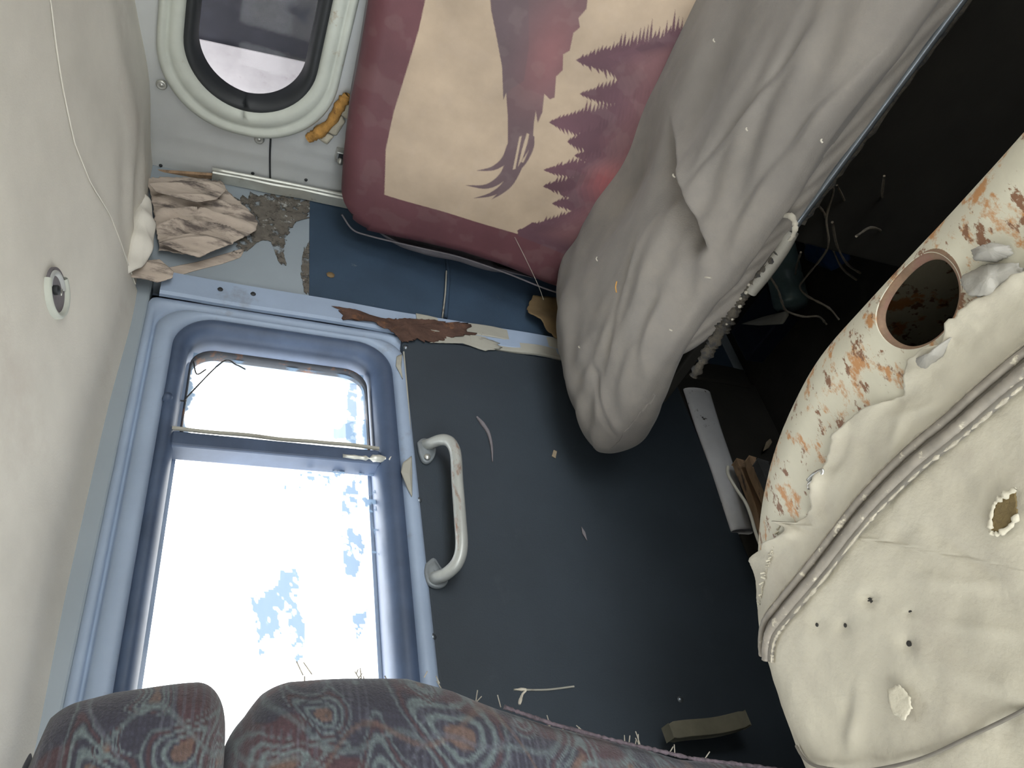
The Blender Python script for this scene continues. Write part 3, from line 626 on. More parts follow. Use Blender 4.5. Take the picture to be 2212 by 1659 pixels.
# a long hair-thin thread on the print
tube('loose_thread', [onb(u, v) + np.array([-.012, 0, 0]) for u, v in ((1110, 505), (1135, 555), (1160, 608), (1172, 640))], .0007, M['fluff'], seat, seg=5)

# cushion: cross-sections swept along the seat width, drooping at the door end
na, nc = 340, 420
yv = np.r_[np.linspace(-.45, .1, 30), np.linspace(.1, 1.0, na - 30)]
V = []
for y in yv:
    t = float(ss(.62, .93, np.array(y))); endr = math.sqrt(max(1 - max(0, (y - .90) / .10) ** 2, 0)) if y > .9 else 1.0
    xf = .800 + .03 * (1 - endr) + .018 * t * 0; xb = 1.42; ztop = .690 ; zbot = .612 - .085 * t + .05 * (1 - endr)
    zmid = .645 - .03 * t
    for k in range(nc):
        a = 2 * PI * k / nc; ca, sa = math.cos(a), math.sin(a); p = .62
        sx = math.copysign(abs(ca) ** p, ca); sz = math.copysign(abs(sa) ** p, sa)
        hx = (xb - xf) / 2 * (.90 + .10 * endr); xc = (xb + xf) / 2
        x = xc + hx * sx
        z = zmid + ((ztop - zmid) if sz > 0 else (zmid - zbot)) * sz * (.15 + .85 * endr)
        V.append((x, y, z))
V = np.array(V); up = V[:, 2] > .63
xq, yq = V[:, 0], V[:, 1]
def gau(cx, cy, sx, sy, rot=0):
    dx, dy = xq - cx, yq - cy; c, s = math.cos(rot), math.sin(rot); a = dx * c + dy * s; b = -dx * s + dy * c
    return np.exp(-((a / sx) ** 2 + (b / sy) ** 2))
def onz(u, v, z=.69): return on(u, v, 2, z)
p1 = onz(1500, 200); p2 = onz(1478, 470); p3 = onz(1420, 300); p4 = onz(1400, 560); p5 = onz(1340, 780); p6 = onz(1600, 560)
dz = -.018 * gau(p1[0], p1[1], .05, .11, .3) + .012 * gau(p4[0], p4[1], .07, .05) - .012 * gau(p6[0], p6[1], .02, .12) + .012 * gau(1.15, .9, .08, .08) + .012 * gau(1.2, .45, .1, .15) - .042 * gau(*(onz(1345, 400, .66)[:2] + np.array([.04, 0])), .11, .15)
def line_d(a, b):
    A_, B_ = onz(*a)[:2], onz(*b)[:2]; L_ = np.linalg.norm(B_ - A_); t_ = (B_ - A_) / L_; q_ = np.stack([xq, yq], 1) - A_
    return q_ @ t_ / L_, q_ @ np.array([-t_[1], t_[0]])
# deep tuck beside the sharp ridge, then long stretched creases towards the front rail
s1, d1 = line_d((1425, 260), (1508, 505)); sg = 1 if (np.array(onz(1440, 440)[:2]) - onz(1425, 260)[:2]) @ np.array([-(onz(1508, 505) - onz(1425, 260))[1], (onz(1508, 505) - onz(1425, 260))[0]]) > 0 else -1
d1 = d1 * sg; wn_ = ss(-.15, .35, s1) * (1 - ss(.92, 1.12, s1))
dz += wn_ * (-.034 * ss(-.004, .010, d1) * np.exp(-np.maximum(d1, 0) / .040) + .010 * np.exp(-(np.minimum(d1, 0) / .025) ** 2) * (d1 < 0.004))
for a_, b_, am, sg_ in (((1740, 60), (1490, 395), .0045, .007), ((1900, 20), (1560, 470), .005, .010), ((1950, 90), (1700, 420), .005, .009), ((1880, 120), (1640, 500), .006, .012), ((1600, 560), (1460, 720), .005, .009), ((1640, 470), (1500, 640), .006, .012), ((1690, 430), (1540, 560), .005, .010),
                       ((1360, 520), (1300, 780), .005, .012), ((1420, 620), (1340, 800), .006, .014), ((1270, 780), (1280, 950), .004, .008), ((1440, 700), (1380, 900), .005, .012), ((1540, 700), (1440, 800), .004, .008), ((1810, 330), (1660, 500), .005, .008), ((1760, 330), (1580, 560), .005, .010)):
    s_, d_ = line_d(a_, b_); d_ = d_ + .006 * np.sin(s_ * 5 + am * 900); w_ = ss(-.1, .2, s_) * (1 - ss(.8, 1.1, s_))
    dz += w_ * am * (-np.exp(-(d_ / sg_) ** 2) + .7 * np.exp(-((d_ - 1.8 * sg_) / (1.2 * sg_)) ** 2))
dz += .006 * fbm(V * [1, .5, 0], 9, 3)
# long stretched wrinkles running to the front edge
wv = np.sin((xq * .9 + yq * .32) * 110 + 2 * fbm(V * [1, 1, 0], 5, 2)) * .0032 * ss(1.05, .88, xq) * ss(.05, .3, yq)
wv += np.sin((xq * .35 + yq * .9) * 70 + 3 * fbm(V * [1, 1, 0] + 7, 4, 2)) * .003 * ss(.7, .95, yq)
V[:, 2] += np.where(up, dz + wv, 0.3 * wv) - .17 * np.maximum(xq - .97, 0)
cush = mk('cushion', V, gridfaces(len(yv), nc, wrapv=True).tolist() + [tuple((len(yv) - 1) * nc + k for k in range(nc))[::-1]], M['grey_cloth'], seat)
cush['label'] = 'baggy dusty grey cloth seat cushion'
# front skirt of the cover, from the nose of the cushion down to the rail
bp = catmull(np.array([on(u, v, 2, .600) for u, v in ((2240, -220), (2085, -10), (1900, 240), (1714, 492), (1640, 590), (1560, 712), (1498, 806), (1478, 838))]), 26); nb_ = len(bp); SV = []
for i_, b_ in enumerate(bp):
    tp_ = np.array([.850, b_[1] + .01, .668]); fe_ = float(ss(.66, 1.0, np.array(i_ / (nb_ - 1)))); b_ = b_ * (1 - fe_) + np.array([.845, b_[1], .630]) * fe_; md = np.array([min(.800, b_[0] + .012), b_[1], .640])
    for q_ in np.linspace(0, 1, 26):
        p_ = (1 - q_) ** 2 * tp_ + 2 * q_ * (1 - q_) * md + q_ ** 2 * b_
        wv_ = .0028 * math.sin(b_[1] * 95 + 22 * q_ + 3 * math.sin(b_[1] * 14)) * math.sin(PI * q_) + .0018 * math.sin(b_[1] * 41 - 9 * q_)
        SV.append(p_ + np.array([-.8, -.3, .5]) * wv_)
mk('front_skirt', SV, gridfaces(nb_, 26), M['grey_cloth'], seat, sol=.002)
# front rail of the seat, torn edge binding and its foam crumbs
zr = .600
r0 = on(1714, 492, 2, zr); r1 = on(2085, -10, 2, zr); dr = (r1 - r0)
tube('front_rail', [r0, r0 + dr * .5, r1, r1 + dr * .7], .0058, M['rod'], seat, seg=12, n=6)
tube('edge_binding', [p + np.array([.012, .0, -.012]) for p in (r0 + dr * .02, r0 + dr * .4, r1, r1 + dr * .7)], .0095, M['cord_edge'], seat, seg=8, n=14, jit=.12)
b0 = on(1712, 500, 2, zr); 
lb = [on(u, v, 2, zr - .004) for u, v in ((1712, 500), (1690, 540), (1655, 590), (1622, 630))]
tube('pale_tube', lb, .0095, M['vinyl_grey'], seat, seg=12)
tube('torn_binding', [on(u, v, 2, zr) for u, v in ((1705, 505), (1665, 570), (1620, 618), (1590, 665), (1560, 710), (1530, 760), (1498, 812))], [.003, .006, .008, .009, .010, .009, .007], M['cord_edge'], seat, seg=9, n=14, jit=.25)
for i, (u, v) in enumerate(((1612, 632), (1618, 615), (1600, 645), (1598, 662), (1582, 690), (1625, 600), (1570, 700))):
    c = on(u, v, 2, zr + .006); s = [.0032, .003, .0026, .003, .002, .0022, .002][i]
    lathe('foam_crumb', [(0, s), (s * .7, s * .7), (s, 0), (s * .6, -s * .8), (0, -s)], c, (random.random(), 1, random.random()), M['fluff'], seat, seg=7)
tube('frayed_cord', [on(u, v, 2, zr + .03) for u, v in ((1676, 448), (1680, 470), (1692, 466), (1710, 468), (1718, 488), (1712, 512), (1703, 520))], [.0012, .002, .0025, .0045, .0045, .003, .0015], M['fluff'], seat, seg=8, n=8, jit=.15)
# flecks of straw and lint on the cushion
for i, (u, v, L, an) in enumerate(((1543, 88, 8, 1.2), (1450, 713, 7, .5), (1332, 620, 24, 1.6), (1614, 280, 7, 1.2), (1530, 600, 14, .1), (1252, 750, 5, 1), (1456, 380, 8, 1), (1776, 305, 8, 1.3), (1290, 560, 9, 1.4))):
    a = onz(u - L / 2 * math.cos(an), v - L / 2 * math.sin(an), .706); b = onz(u + L / 2 * math.cos(an), v + L / 2 * math.sin(an), .706)
    tube('lint_fleck', [a, (a + b) / 2 + np.array([0, 0, .002]), b], .0012, M['fluff'] if i != 2 else M['foam'], seat, seg=5, n=3)
# seat base under the cushion
boxes('seat_base', [(1.0, 1.03, -.45, .55, 0, .56), (1.02, 1.40, -.45, -.42, 0, .56)], M['low_wall'], seat)
tube('seat_leg', [(1.34, .55, .0), (1.34, .55, .50)], .015, M['rod'], seat, n=1)
tube('cross_tube', [(1.30, -.40, .49), (1.30, .93, .49)], .014, M['rod'], seat, n=1)
boxes('seat_pan', [(.90, 1.36, -.44, .90, .50, .525)], M['low_wall'], seat)

# ================================================================== paisley seat in the foreground
dseat = empty('driver_seat', (.15, .87, 0)); tag(dseat, 'dark paisley woven seat with headrest beside the door window', 'seat')
YF = .72
def prof_pts(pix): q = np.array([on(u, v, 1, YF) for u, v in pix]); return q[:, 0], q[:, 2]
def paisley_cols(P):
    s = P[:, 2]; t = P[:, 0] - (P[:, 1] - YF) * .9; n = fbm(P, 14, 3); npt = len(P)
    nav, bur, tea, tan, gry = [np.array(lin(*c)) for c in ((40, 44, 58), (72, 44, 46), (112, 128, 128), (118, 92, 74), (96, 100, 110))]
    k = ss(-.12, .12, np.sin(s * 19 + 2.2 * n + t * 10))[:, None]; col = nav * (1 - k) + bur * k
    st_ = ((np.sin(t * 40 + s * 820) > .45) & (vnoise(P, 22) > -.05))[:, None] * .45; col = col * (1 - st_) + gry * st_
    r = random.Random(4)
    motifs = [(1.07, .235, .040, .4), (1.145, .19, .034, 1.2), (.955, .20, .030, 2.0), (.90, .175, .028, .3), (1.24, .215, .030, 2.6), (1.20, .26, .020, .2), (1.38, .22, .030, 1.0), (1.32, .24, .026, 2.2), (.84, .165, .026, 1.0), (1.02, .17, .032, 2.8), (1.41, .18, .03, 0), (.78, .15, .028, 2), (1.10, .28, .014, 0), (1.00, .25, .016, 1), (1.17, .30, .016, 0)]
    for i in range(26): motifs.append((r.uniform(.6, 1.43), r.uniform(-.1, .3), r.uniform(.006, .014), r.uniform(0, 6)))
    for ms, mt, R, an in motifs:
        a = (s - ms) * math.cos(an) + (t - mt) * math.sin(an); b = -(s - ms) * math.sin(an) + (t - mt) * math.cos(an)
        # teardrop distance
        tail = np.clip(a / (2.0 * R), 0, 1); bb = b - .5 * R * tail ** 2
        d = np.where(a > 0, np.hypot(a * .55, bb * (1 + 1.8 * tail)), np.hypot(a, b)) / R
        d = d + .05 * vnoise(P, 160)
        for lo, hi, c, w in ((0, .30, tan, .8), (.42, .55, tea, .9), (.72, .84, tea, .85), (.90, 1.0, bur, .9), (1.08, 1.16, tea, .7)):
            m = (ss(lo - .03, lo + .03, d) * (1 - ss(hi - .03, hi + .03, d)) * w)[:, None]; col = col * (1 - m) + c * m
    # flowing leaf lines
    for ph, c in ((0, tea), (1.7, tan), (3.1, gry), (4.4, tea)):
        ln = np.abs(t - (.20 + .06 * np.sin(s * 17 + ph) + .03 * np.sin(s * 41 + ph * 2))); m = (ss(.004, .0015, ln) * .5)[:, None]; col = col * (1 - m) + c * m
    avg = np.array(lin(62, 56, 64)); col = col * .62 + avg * .38; col *= (.8 + .35 * (np.sin(s * 1500) * .5 + .5) * (np.sin(t * 1500) * .5 + .5))[:, None]
    return np.clip(col * (1 + .15 * n[:, None]), .004, .8)
def pad(name, zs, xr, y0, y1, th, cr, nr=300, nzs=360, endr=(.03, .03), seed=0):
    z0, z1 = zs; tt = np.linspace(0, 1, nzs); zz = z0 + (z1 - z0) * tt; V = []
    ang = rrect(-1, 1, -1, 1, 1e-6, 2)
    for z in zz:
        k = 1.0
        if z > z1 - endr[1]: k = math.sqrt(max(1 - ((z - (z1 - endr[1])) / endr[1]) ** 2, 0))
        if z < z0 + endr[0]: k = math.sqrt(max(1 - (((z0 + endr[0]) - z) / endr[0]) ** 2, 0))
        sh = (1 - k) * endr[1]; xb = xr(z)
        p = rrect(xb - th + sh, xb - sh, y0 + sh, y1 - sh, max(cr - sh * .3, .01), 24); p = resample(p, nr)
        V.append(np.stack([p[:, 0], p[:, 1], np.full(nr, z)], 1))
    V = np.concatenate(V); V[:, :2] += (.004 * fbm(V + seed, 9, 2))[:, None] * [[.6, -.8]]
    Fc = gridfaces(nzs, nr, wrapv=True).tolist(); Fc.append(list(range(nr))[::-1]); Fc.append([(nzs - 1) * nr + k for k in range(nr)])
    return mk(name, V, Fc, M['paisley'], dseat, attrs={'Col': paisley_cols(V)})
hx, hz = prof_pts([(62, 1600), (70, 1550), (110, 1515), (250, 1480), (400, 1464), (500, 1458), (530, 1464), (545, 1478)]); oh = np.argsort(hz)
bx_, bz_ = prof_pts([(545, 1478), (580, 1455), (640, 1440), (760, 1437), (900, 1440), (1000, 1470), (1100, 1510), (1200, 1545), (1350, 1585), (1500, 1620), (1660, 1640)]); ob = np.argsort(bz_)
pad('headrest', (1.283, 1.438), lambda z: float(np.interp(z, hz[oh], hx[oh])) + .008, YF - .01, .93, .15, .05, nr=260, nzs=170, endr=(.03, .035))
def xr_b(z): return float(np.interp(z, np.r_[.45, bz_[ob]], np.r_[.15, bx_[ob]])) + .006
pad('backrest', (.42, 1.282), xr_b, YF, 1.03, .17, .055, nr=300, nzs=420, endr=(.03, .05), seed=3)
boxes('seat_cushion', [(-.42, .10, YF + .01, 1.03, .38, .52)], M['paisley'], dseat, bev=.04)
boxes('seat_base', [(-.35, .08, YF + .06, .99, 0, .40)], M['low_wall'], dseat, bev=.01)
# welt along the back edge, with lint standing off it
zz = np.linspace(.70, 1.02, 60); tube('welt', [(xr_b(z) - .012, YF + .008, z) for z in zz], .0020, M['welt'], dseat, seg=7, n=2, jit=.2)
for i in range(46):
    z = random.uniform(.78, 1.43); xx = (xr_b(z) if z < 1.27 else float(np.interp(z, hz[oh], hx[oh]))) + .002
    if 1.25 < z < 1.30: continue
    p = np.array([xx - .002, YF + random.uniform(.02, .06), z]); d = np.array([random.uniform(.003, .010), random.uniform(-.003, .003), random.uniform(-.005, .005)])
    tube('lint', [p - d * .6, p + d * .3, p + d], .0006, M['fluff'], dseat, seg=4, n=2)
a = on(1130, 1498, 1, YF + .02); b = on(1126, 1507, 1, YF + .02); c = on(1122, 1522, 1, YF + .02)
tube('lint', [c, b, a, on(1136, 1490, 1, YF + .02), on(1112, 1489, 1, YF + .02)], .0014, M['fluff'], dseat, seg=5, n=4, jit=.3)

# ================================================================== engine cover: rusty steel shell under torn vinyl
cov = empty('engine_cover', (0, 0, 0)); tag(cov, 'rusty steel engine cover with torn beige vinyl and a round hole', 'engine cover')
cx, cy_, hxx, hyy, RC, rf, ZT = -.03, -.005, .575, .702, .325, .07, .73
def rollmap(q, off=0.0):
    q = np.asarray(q, float); c = np.stack([np.clip(q[:, 0], cx - (hxx - RC), cx + (hxx - RC)), np.clip(q[:, 1], cy_ - (hyy - RC), cy_ + (hyy - RC))], 1)
    v = q[:, :2] - c; l = np.linalg.norm(v, axis=1); u = v / np.maximum(l, 1e-9)[:, None]; d = l - (RC - rf)
    a = np.clip(d / rf, 0, PI / 2); ext = np.maximum(d - rf * PI / 2, 0)
    hor = np.where(d > 0, (RC - rf) + rf * np.sin(a), l); z = ZT - rf * (1 - np.cos(a)) - ext
    off = np.broadcast_to(off, l.shape)
    P = np.concatenate([c + u * (hor + off * np.sin(a))[:, None], (z + off * np.cos(a))[:, None]], 1)
    return P
def outline_u(extra, n):     # unrolled outline grown by extra beyond the start of the fillet
    e = RC - rf + extra; p = rrect(cx - (hxx - RC) - e, cx + (hxx - RC) + e, cy_ - (hyy - RC) - e, cy_ + (hyy - RC) + e, e, 60); return p
def flat(u, v, z=ZT): return on(u, v, 2, z)[:2]
tear = [(1688, 1128), (1712, 1150), (1735, 1128), (1762, 1092), (1770, 1046), (1800, 985), (1828, 930), (1868, 893), (1920, 868), (1958, 848), (1972, 800), (1990, 772), (2040, 742), (2072, 700), (2110, 660), (2135, 640), (2212, 598), (2300, 530), (2420, 440)]
tp = np.array([flat(u, v) for u, v in tear])
hc = flat(1982, 651); HR = .0465
ang = np.linspace(0, 2 * PI, 360, endpoint=False); big = outline_u(.55, 0)
# boundary point of the big outline along each direction from the hole centre
ba = np.arctan2(big[:, 1] - hc[1], big[:, 0] - hc[0]); br = np.hypot(big[:, 0] - hc[0], big[:, 1] - hc[1]); od = np.argsort(ba)
rb = np.interp(ang, np.r_[ba[od] - 2 * PI, ba[od], ba[od] + 2 * PI], np.r_[br[od], br[od], br[od]])
V = []; D3 = np.stack([np.cos(ang), np.sin(ang)], 1)
for s in np.linspace(0, 1, 110) ** 1.7:
    V.append(hc + D3 * (HR + (rb - HR) * s)[:, None])
V = np.concatenate(V); n3 = np.concatenate([V, np.zeros((len(V), 1))], 1)
lip = np.exp(-((np.hypot(V[:, 0] - hc[0], V[:, 1] - hc[1]) - HR) / .010) ** 2)
shell = mk('shell', rollmap(V, .001 * fbm(n3, 9, 2) - .014 * ss(.0, .05, np.interp(V[:, 1], tp[::-1, 1], tp[::-1, 0]) - .012 - V[:, 0])), gridfaces(110, 360, wrapv=True)[:, ::-1], M['shell'], cov, sol=.003, off=-1)
shell['label'] = 'pale painted steel with rust spots'
rim = []
for rr, h in ((HR + .010, .0008), (HR + .006, .0026), (HR + .001, .003), (HR - .003, .001), (HR - .004, -.005)):
    rim.append(rollmap(hc + D3[::4] * rr, h))
loft('hole_rim', rim, M['shell_rim'], cov)
boxes('inner_block', [(-.45, .40, -.6, .5, .02, .45)], M['low_wall'], cov)
# vinyl skin with torn rear edge
o2 = outline_u(.16, 0)
# the skin's outline: tear line, then the grown outline on the front/left/right
k0 = tp[0]; k1 = tp[-1]
xt = np.interp(o2[:, 1], tp[::-1, 1], tp[::-1, 0])
keep = o2[(o2[:, 0] < np.minimum(xt, .43) - .002)]
ctr = np.array([.05, .15]); ka = np.arctan2(keep[:, 1] - ctr[1], keep[:, 0] - ctr[0])
fa = np.concatenate([keep, catmull(tp, 5)]); an_ = np.arctan2(fa[:, 1] - ctr[1], fa[:, 0] - ctr[0]); ra = np.hypot(fa[:, 0] - ctr[0], fa[:, 1] - ctr[1]); od = np.argsort(an_)
NA = 900; NRr = 150; ang2 = np.linspace(-PI, PI, NA, endpoint=False)
r2 = np.interp(ang2, np.r_[an_[od] - 2 * PI, an_[od], an_[od] + 2 * PI], np.r_[ra[od], ra[od], ra[od]])
bd = np.stack([ctr[0] + np.cos(ang2) * r2, ctr[1] + np.sin(ang2) * r2, 0 * r2], 1)
r2 = r2 + .0035 * fbm(bd, 55, 3) + .002 * fbm(bd, 190, 2)
D4 = np.stack([np.cos(ang2), np.sin(ang2)], 1); sr = np.linspace(.004, 1, NRr) ** .75
V = np.concatenate([ctr + D4 * (r2 * s)[:, None] for s in sr]); SS = np.repeat(sr, NA)
n3 = np.concatenate([V, np.zeros((len(V), 1))], 1)
h = .005 + .0025 * fbm(n3, 7, 3) + .0012 * fbm(n3, 40, 2)
def bump(u, v, a, r, r2_=None, rot=0):
    c = flat(u, v); dx, dy = V[:, 0] - c[0], V[:, 1] - c[1]; ca, sa = math.cos(rot), math.sin(rot); p, q_ = dx * ca + dy * sa, -dx * sa + dy * ca
    return a * np.exp(-((p / r) ** 2 + (q_ / (r2_ or r)) ** 2))
for args in ((1885, 1292, -.010, .006), (1885, 1270, .004, .012), (1970, 1388, -.006, .006), (1772, 1345, -.004, .009), (1828, 1350, -.005, .006), (1810, 1330, -.004, .02), (1972, 1322, -.004, .004), (1945, 1160, -.003, .008), (2185, 1110, .004, .03),
             (1850, 1560, .004, .03, .008, 2.3), (1835, 1540, -.003, .02, .006, 2.3), (2140, 1360, .004, .03, .006, 1.0), (2080, 1260, .003, .03, .006, 1.0), (2160, 1480, .005, .05, .01, .9), (2100, 1500, -.004, .05, .012, .9), (2080, 930, .003, .02), (1950, 940, .006, .02, .008, 2.2), (1880, 990, -.004, .02, .01, 2.2), (1990, 890, .005, .02, .006, 1.1), (2080, 1190, -.003, .03, .006, .4), (2205, 1620, -.012, .02, .012, .4)):
    args = list(args); args[2] *= .55; args[3] *= 1.25; h += bump(*args)
# ragged curl along the torn edge
h = np.maximum(h, .0015); te = ss(.93, 1.0, SS) * (V[:, 0] > .30); h += te * (.004 + .006 * fbm(n3, 35, 2))
vin = mk('vinyl_cover', rollmap(V, h), gridfaces(NRr, NA, wrapv=True), M['vinyl'], cov, sol=.0022, off=-1)
vin['label'] = 'torn dusty beige vinyl'
# seam: grey band with two pipings and a fluffy cut edge
sm = [(1652, 1420), (1656, 1392), (1668, 1355), (1700, 1312), (1770, 1228), (1850, 1125), (1900, 1068), (1980, 990), (2060, 925), (2140, 855), (2212, 795), (2320, 705)]
sp = catmull(np.array([flat(u, v, ZT + .006) for u, v in sm] + [np.array([.375, .10]), np.array([.37, -.10]), np.array([.35, -.35]), np.array([.30, -.60])]), 10)
tn = np.gradient(sp, axis=0); tn /= np.linalg.norm(tn, axis=1)[:, None]; nn = np.stack([-tn[:, 1], tn[:, 0]], 1)
if nn[len(nn) // 2, 0] < 0: nn = -nn                # towards the rear edge
Vb = []; 
for o_, h_ in ((-.014, .006), (-.010, .0085), (0, .0075), (.010, .0085), (.014, .006)): Vb.append(rollmap(sp + nn * o_, h_ + .002))
Vb = np.stack(Vb, 1).reshape(-1, 3)
seam = mk('seam_band', Vb, gridfaces(len(sp), 5), M['band'], cov, sol=.002)
for o_, r_, mt in ((-.0045, .0050, 'piping'), (.0075, .0040, 'piping'), (-.0125, .0018, 'seam_edge'), (.0145, .0014, 'seam_edge')):
    tube('piping', rollmap(sp + nn * o_, .011 if mt == 'piping' else .0085), r_, M[mt], seam, seg=9, n=1, jit=.04 if mt == 'piping' else .16)
# lower stitched seam
s2 = [(1712, 1610), (1730, 1632), (1770, 1655), (1850, 1665), (1930, 1655), (2010, 1632), (2100, 1590), (2212, 1535), (2320, 1470)]
sp2 = catmull(np.array([flat(u, v, ZT + .006) for u, v in s2] + [np.array([.14, .05]), np.array([.13, -.15]), np.array([.12, -.45]), np.array([.11, -.66])]), 8)
tube('stitched_seam', rollmap(sp2, .0080), .0016, M['band'], vin, seg=7, n=1)
# hole torn in the vinyl, foam showing
patch('torn_hole', rollmap(np.array([flat(u, v) for u, v in ((2168, 1100), (2178, 1082), (2215, 1060), (2218, 1110), (2200, 1138), (2172, 1152), (2162, 1145))]), .0115), M['hole_foam'], vin, normal=(0, 0, 1), n=60, rings=6, jag=.03, sol=.001, disp=lambda V, S: -.001 * (1 - S))
hp_ = catmull(np.array([flat(u, v) for u, v in ((2215, 1058), (2178, 1082), (2166, 1100), (2160, 1146), (2174, 1155), (2202, 1140), (2220, 1112))]), 8)
tube('ragged_edge', rollmap(hp_, .0115), .0022, M['pale_foam'], vin, seg=7, n=1, jit=.35)
patch('scuffed_patch', rollmap(np.array([flat(u, v) for u, v in ((1938, 1488), (1962, 1480), (1985, 1505), (1988, 1530), (1970, 1556), (1945, 1540), (1935, 1512))]), .010), M['pale_foam'], vin, normal=(0, 0, 1), n=50, rings=4, jag=.05, sol=.001)
for u, v, r_ in ((1884, 1299, .0035), (1972, 1322, .002), (1968, 1391, .003), (1829, 1351, .0022), (1772, 1350, .0022)):
    c_ = rollmap(np.array([flat(u, v)]), .0066)[0]; k_ = int(np.argmin(np.hypot(V[:, 0] - flat(u, v)[0], V[:, 1] - flat(u, v)[1]))); c_[2] = ZT + h[k_] + .0004
    lathe('puncture', [(0, .0003), (r_ * .7, .0004), (r_, 0)], c_, (0, 0, 1), M['low_wall'], vin, seg=9)
# scraps of vinyl still stuck to the steel
for pts, hh in (([(2112, 545), (2150, 530), (2190, 535), (2200, 552), (2160, 568), (2118, 566)], .006), ([(2090, 600), (2140, 575), (2212, 572), (2230, 600), (2180, 630), (2130, 645), (2105, 640), (2090, 620)], .007), ([(1985, 780), (2040, 765), (2070, 730), (2050, 770), (2010, 800), (1988, 800)], .008)):
    patch('vinyl_scrap', rollmap(np.array([flat(u, v) for u, v in pts]), hh), M['vinyl_grey'], cov, normal=(-.3, -.3, 1), n=70, rings=8, jag=.025, sol=.0015, disp=lambda V, S: .010 * (1 - S ** 2) + .004 * fbm(V, 60, 2))
tube('bent_clip', rollmap(np.array([flat(u, v) for u, v in ((1758, 1040), (1772, 1026), (1790, 1018), (1782, 1034), (1762, 1046), (1762, 1058))]), .008), .0025, M['chrome'], cov, seg=8, n=5)
# frayed threads along the door-side edge of the vinyl
for i in range(26):
    t = i / 25; u = 1690 - 52 * t + random.uniform(-3, 3); v = 1135 + 170 * t
    p = rollmap(np.array([flat(u + 6, v)]), .006)[0]; d = np.array([random.uniform(-.004, .004), random.uniform(.002, .006), random.uniform(-.003, .003)])
    tube('frayed_thread', [p, p + d * .6, p + d], .0011, M['pale_foam'], vin, seg=5, n=2)

# ================================================================== ceiling lamp base
pc = on_ceil(117, 630); _e = .01
_zx = float(zc(np.array(pc[0] + _e), np.array(pc[1])) - zc(np.array(pc[0] - _e), np.array(pc[1]))) / (2 * _e); _zy = float(zc(np.array(pc[0]), np.array(pc[1] + _e)) - zc(np.array(pc[0]), np.array(pc[1] - _e))) / (2 * _e)
nrm = np.array([_zx, _zy, -1.0]); nrm /= np.linalg.norm(nrm)
lamp = empty('dome_lamp', tuple(pc)); tag(lamp, 'broken round dome lamp base on the beige ceiling', 'lamp')
RL = .040
xr_ = (1, .4, 0)
lathe('dish', [(0, .002), (RL * .55, .0025), (RL * .8, .004), (RL * .86, .005), (RL * .88, -.004)], pc, nrm, M['grey_side'], lamp, seg=36)
lathe('rim', [(RL * .74, .003), (RL * .80, .008), (RL * .90, .0095), (RL * .98, .006), (RL, -.006)], pc, nrm, M['pale_rubber'], lamp, seg=40, arc=PI * 1.35, a0=PI * .72, xref=xr_)
lathe('broken_lip', [(RL * .55, .002), (RL * .65, .007), (RL * .75, .006), (RL * .80, .001)], pc, nrm, M['grey_vinyl'], lamp, seg=24, arc=PI * .9, a0=PI * 1.9, xref=xr_)
cl = box('contact_clip', -.005, .005, -.003, .003, -.003, .003, M['chrome'], lamp, bev=.001); cl.matrix_world = Matrix.Translation(Vector(pc + nrm * .005 + np.array([.012, .012, 0])))
lathe('bulb_socket', [(0, .007), (.006, .0065), (.007, .005), (.007, 0)], pc + np.array([-.008, -.010, .0]) + nrm * .002, nrm, M['black_rubber'], lamp, seg=16)

# ================================================================== things low down by the door and under the seat
sillp = [on(u, v, 1, 1.085) for u, v in ((1505, 845), (1530, 925), (1560, 1010), (1585, 1090), (1603, 1150))]
sw = []; P = catmull(sillp, 10); 
for i, p in enumerate(P):
    t = i / (len(P) - 1); w = .040 - .012 * t; ring = []
    for k in range(16):
        a = 2 * PI * k / 16; ring.append(p + np.array([0, .012 * math.cos(a), w * math.sin(a)]))
    sw.append(np.array(ring))
sl_ = loft('sill_strip', sw, M['sill'], None, cap0=True, cap1=True); tag(sl_, 'chipped white painted sill strip below the door lining', 'sill strip')
box('sill_board', -.33, 1.205, 1.092, 1.118, .0, .262, M['low_wall'], wl, bev=.003)
def board(name, pa, pb, w, th, mt, lab, cat, grp=None, wax=(0, 0, 1)):
    pa, pb = np.array(pa), np.array(pb); d = pb - pa; d /= np.linalg.norm(d); wa = np.array(wax, float); wa -= d * (wa @ d); wa /= np.linalg.norm(wa); ta = np.cross(d, wa); V = []
    n = 14
    for i, t in enumerate(np.linspace(0, 1, n)):
        p = pa + (pb - pa) * t + wa * .0012 * math.sin(t * 7) + ta * .004 * math.sin(t * 5 + w * 90)
        e_ = 1 - .25 * random.random() * (i in (0, n - 1))
        for s1, s2 in ((-1, -1), (1, -1), (1, 1), (-1, 1)): V.append(p + wa * w / 2 * s1 * e_ + ta * th / 2 * s2)
    o = mk(name, V, gridfaces(n, 4, wrapv=True).tolist() + [(3, 2, 1, 0), tuple((n - 1) * 4 + k for k in range(4))], mt, None, smooth=False, bev=.0015)
    tag(o, lab, cat, grp); return o
board('plank', on(1600, 1000, 1, 1.035), on(1668, 1185, 1, 1.0), .030, .020, M['wood'], 'brown splintered wooden batten beside the white sill strip', 'plank', 'wood scraps by the engine cover')
board('plank', on(1622, 992, 1, .985), on(1690, 1180, 1, .95), .016, .022, M['wood'], 'thin pale wooden batten between the brown and the black ones', 'plank', 'wood scraps by the engine cover')
board('plank', on(1645, 1000, 1, .94), on(1705, 1170, 1, .90), .026, .02, M['dark_wood'], 'black wooden batten nearest the rusty engine cover', 'plank', 'wood scraps by the engine cover')
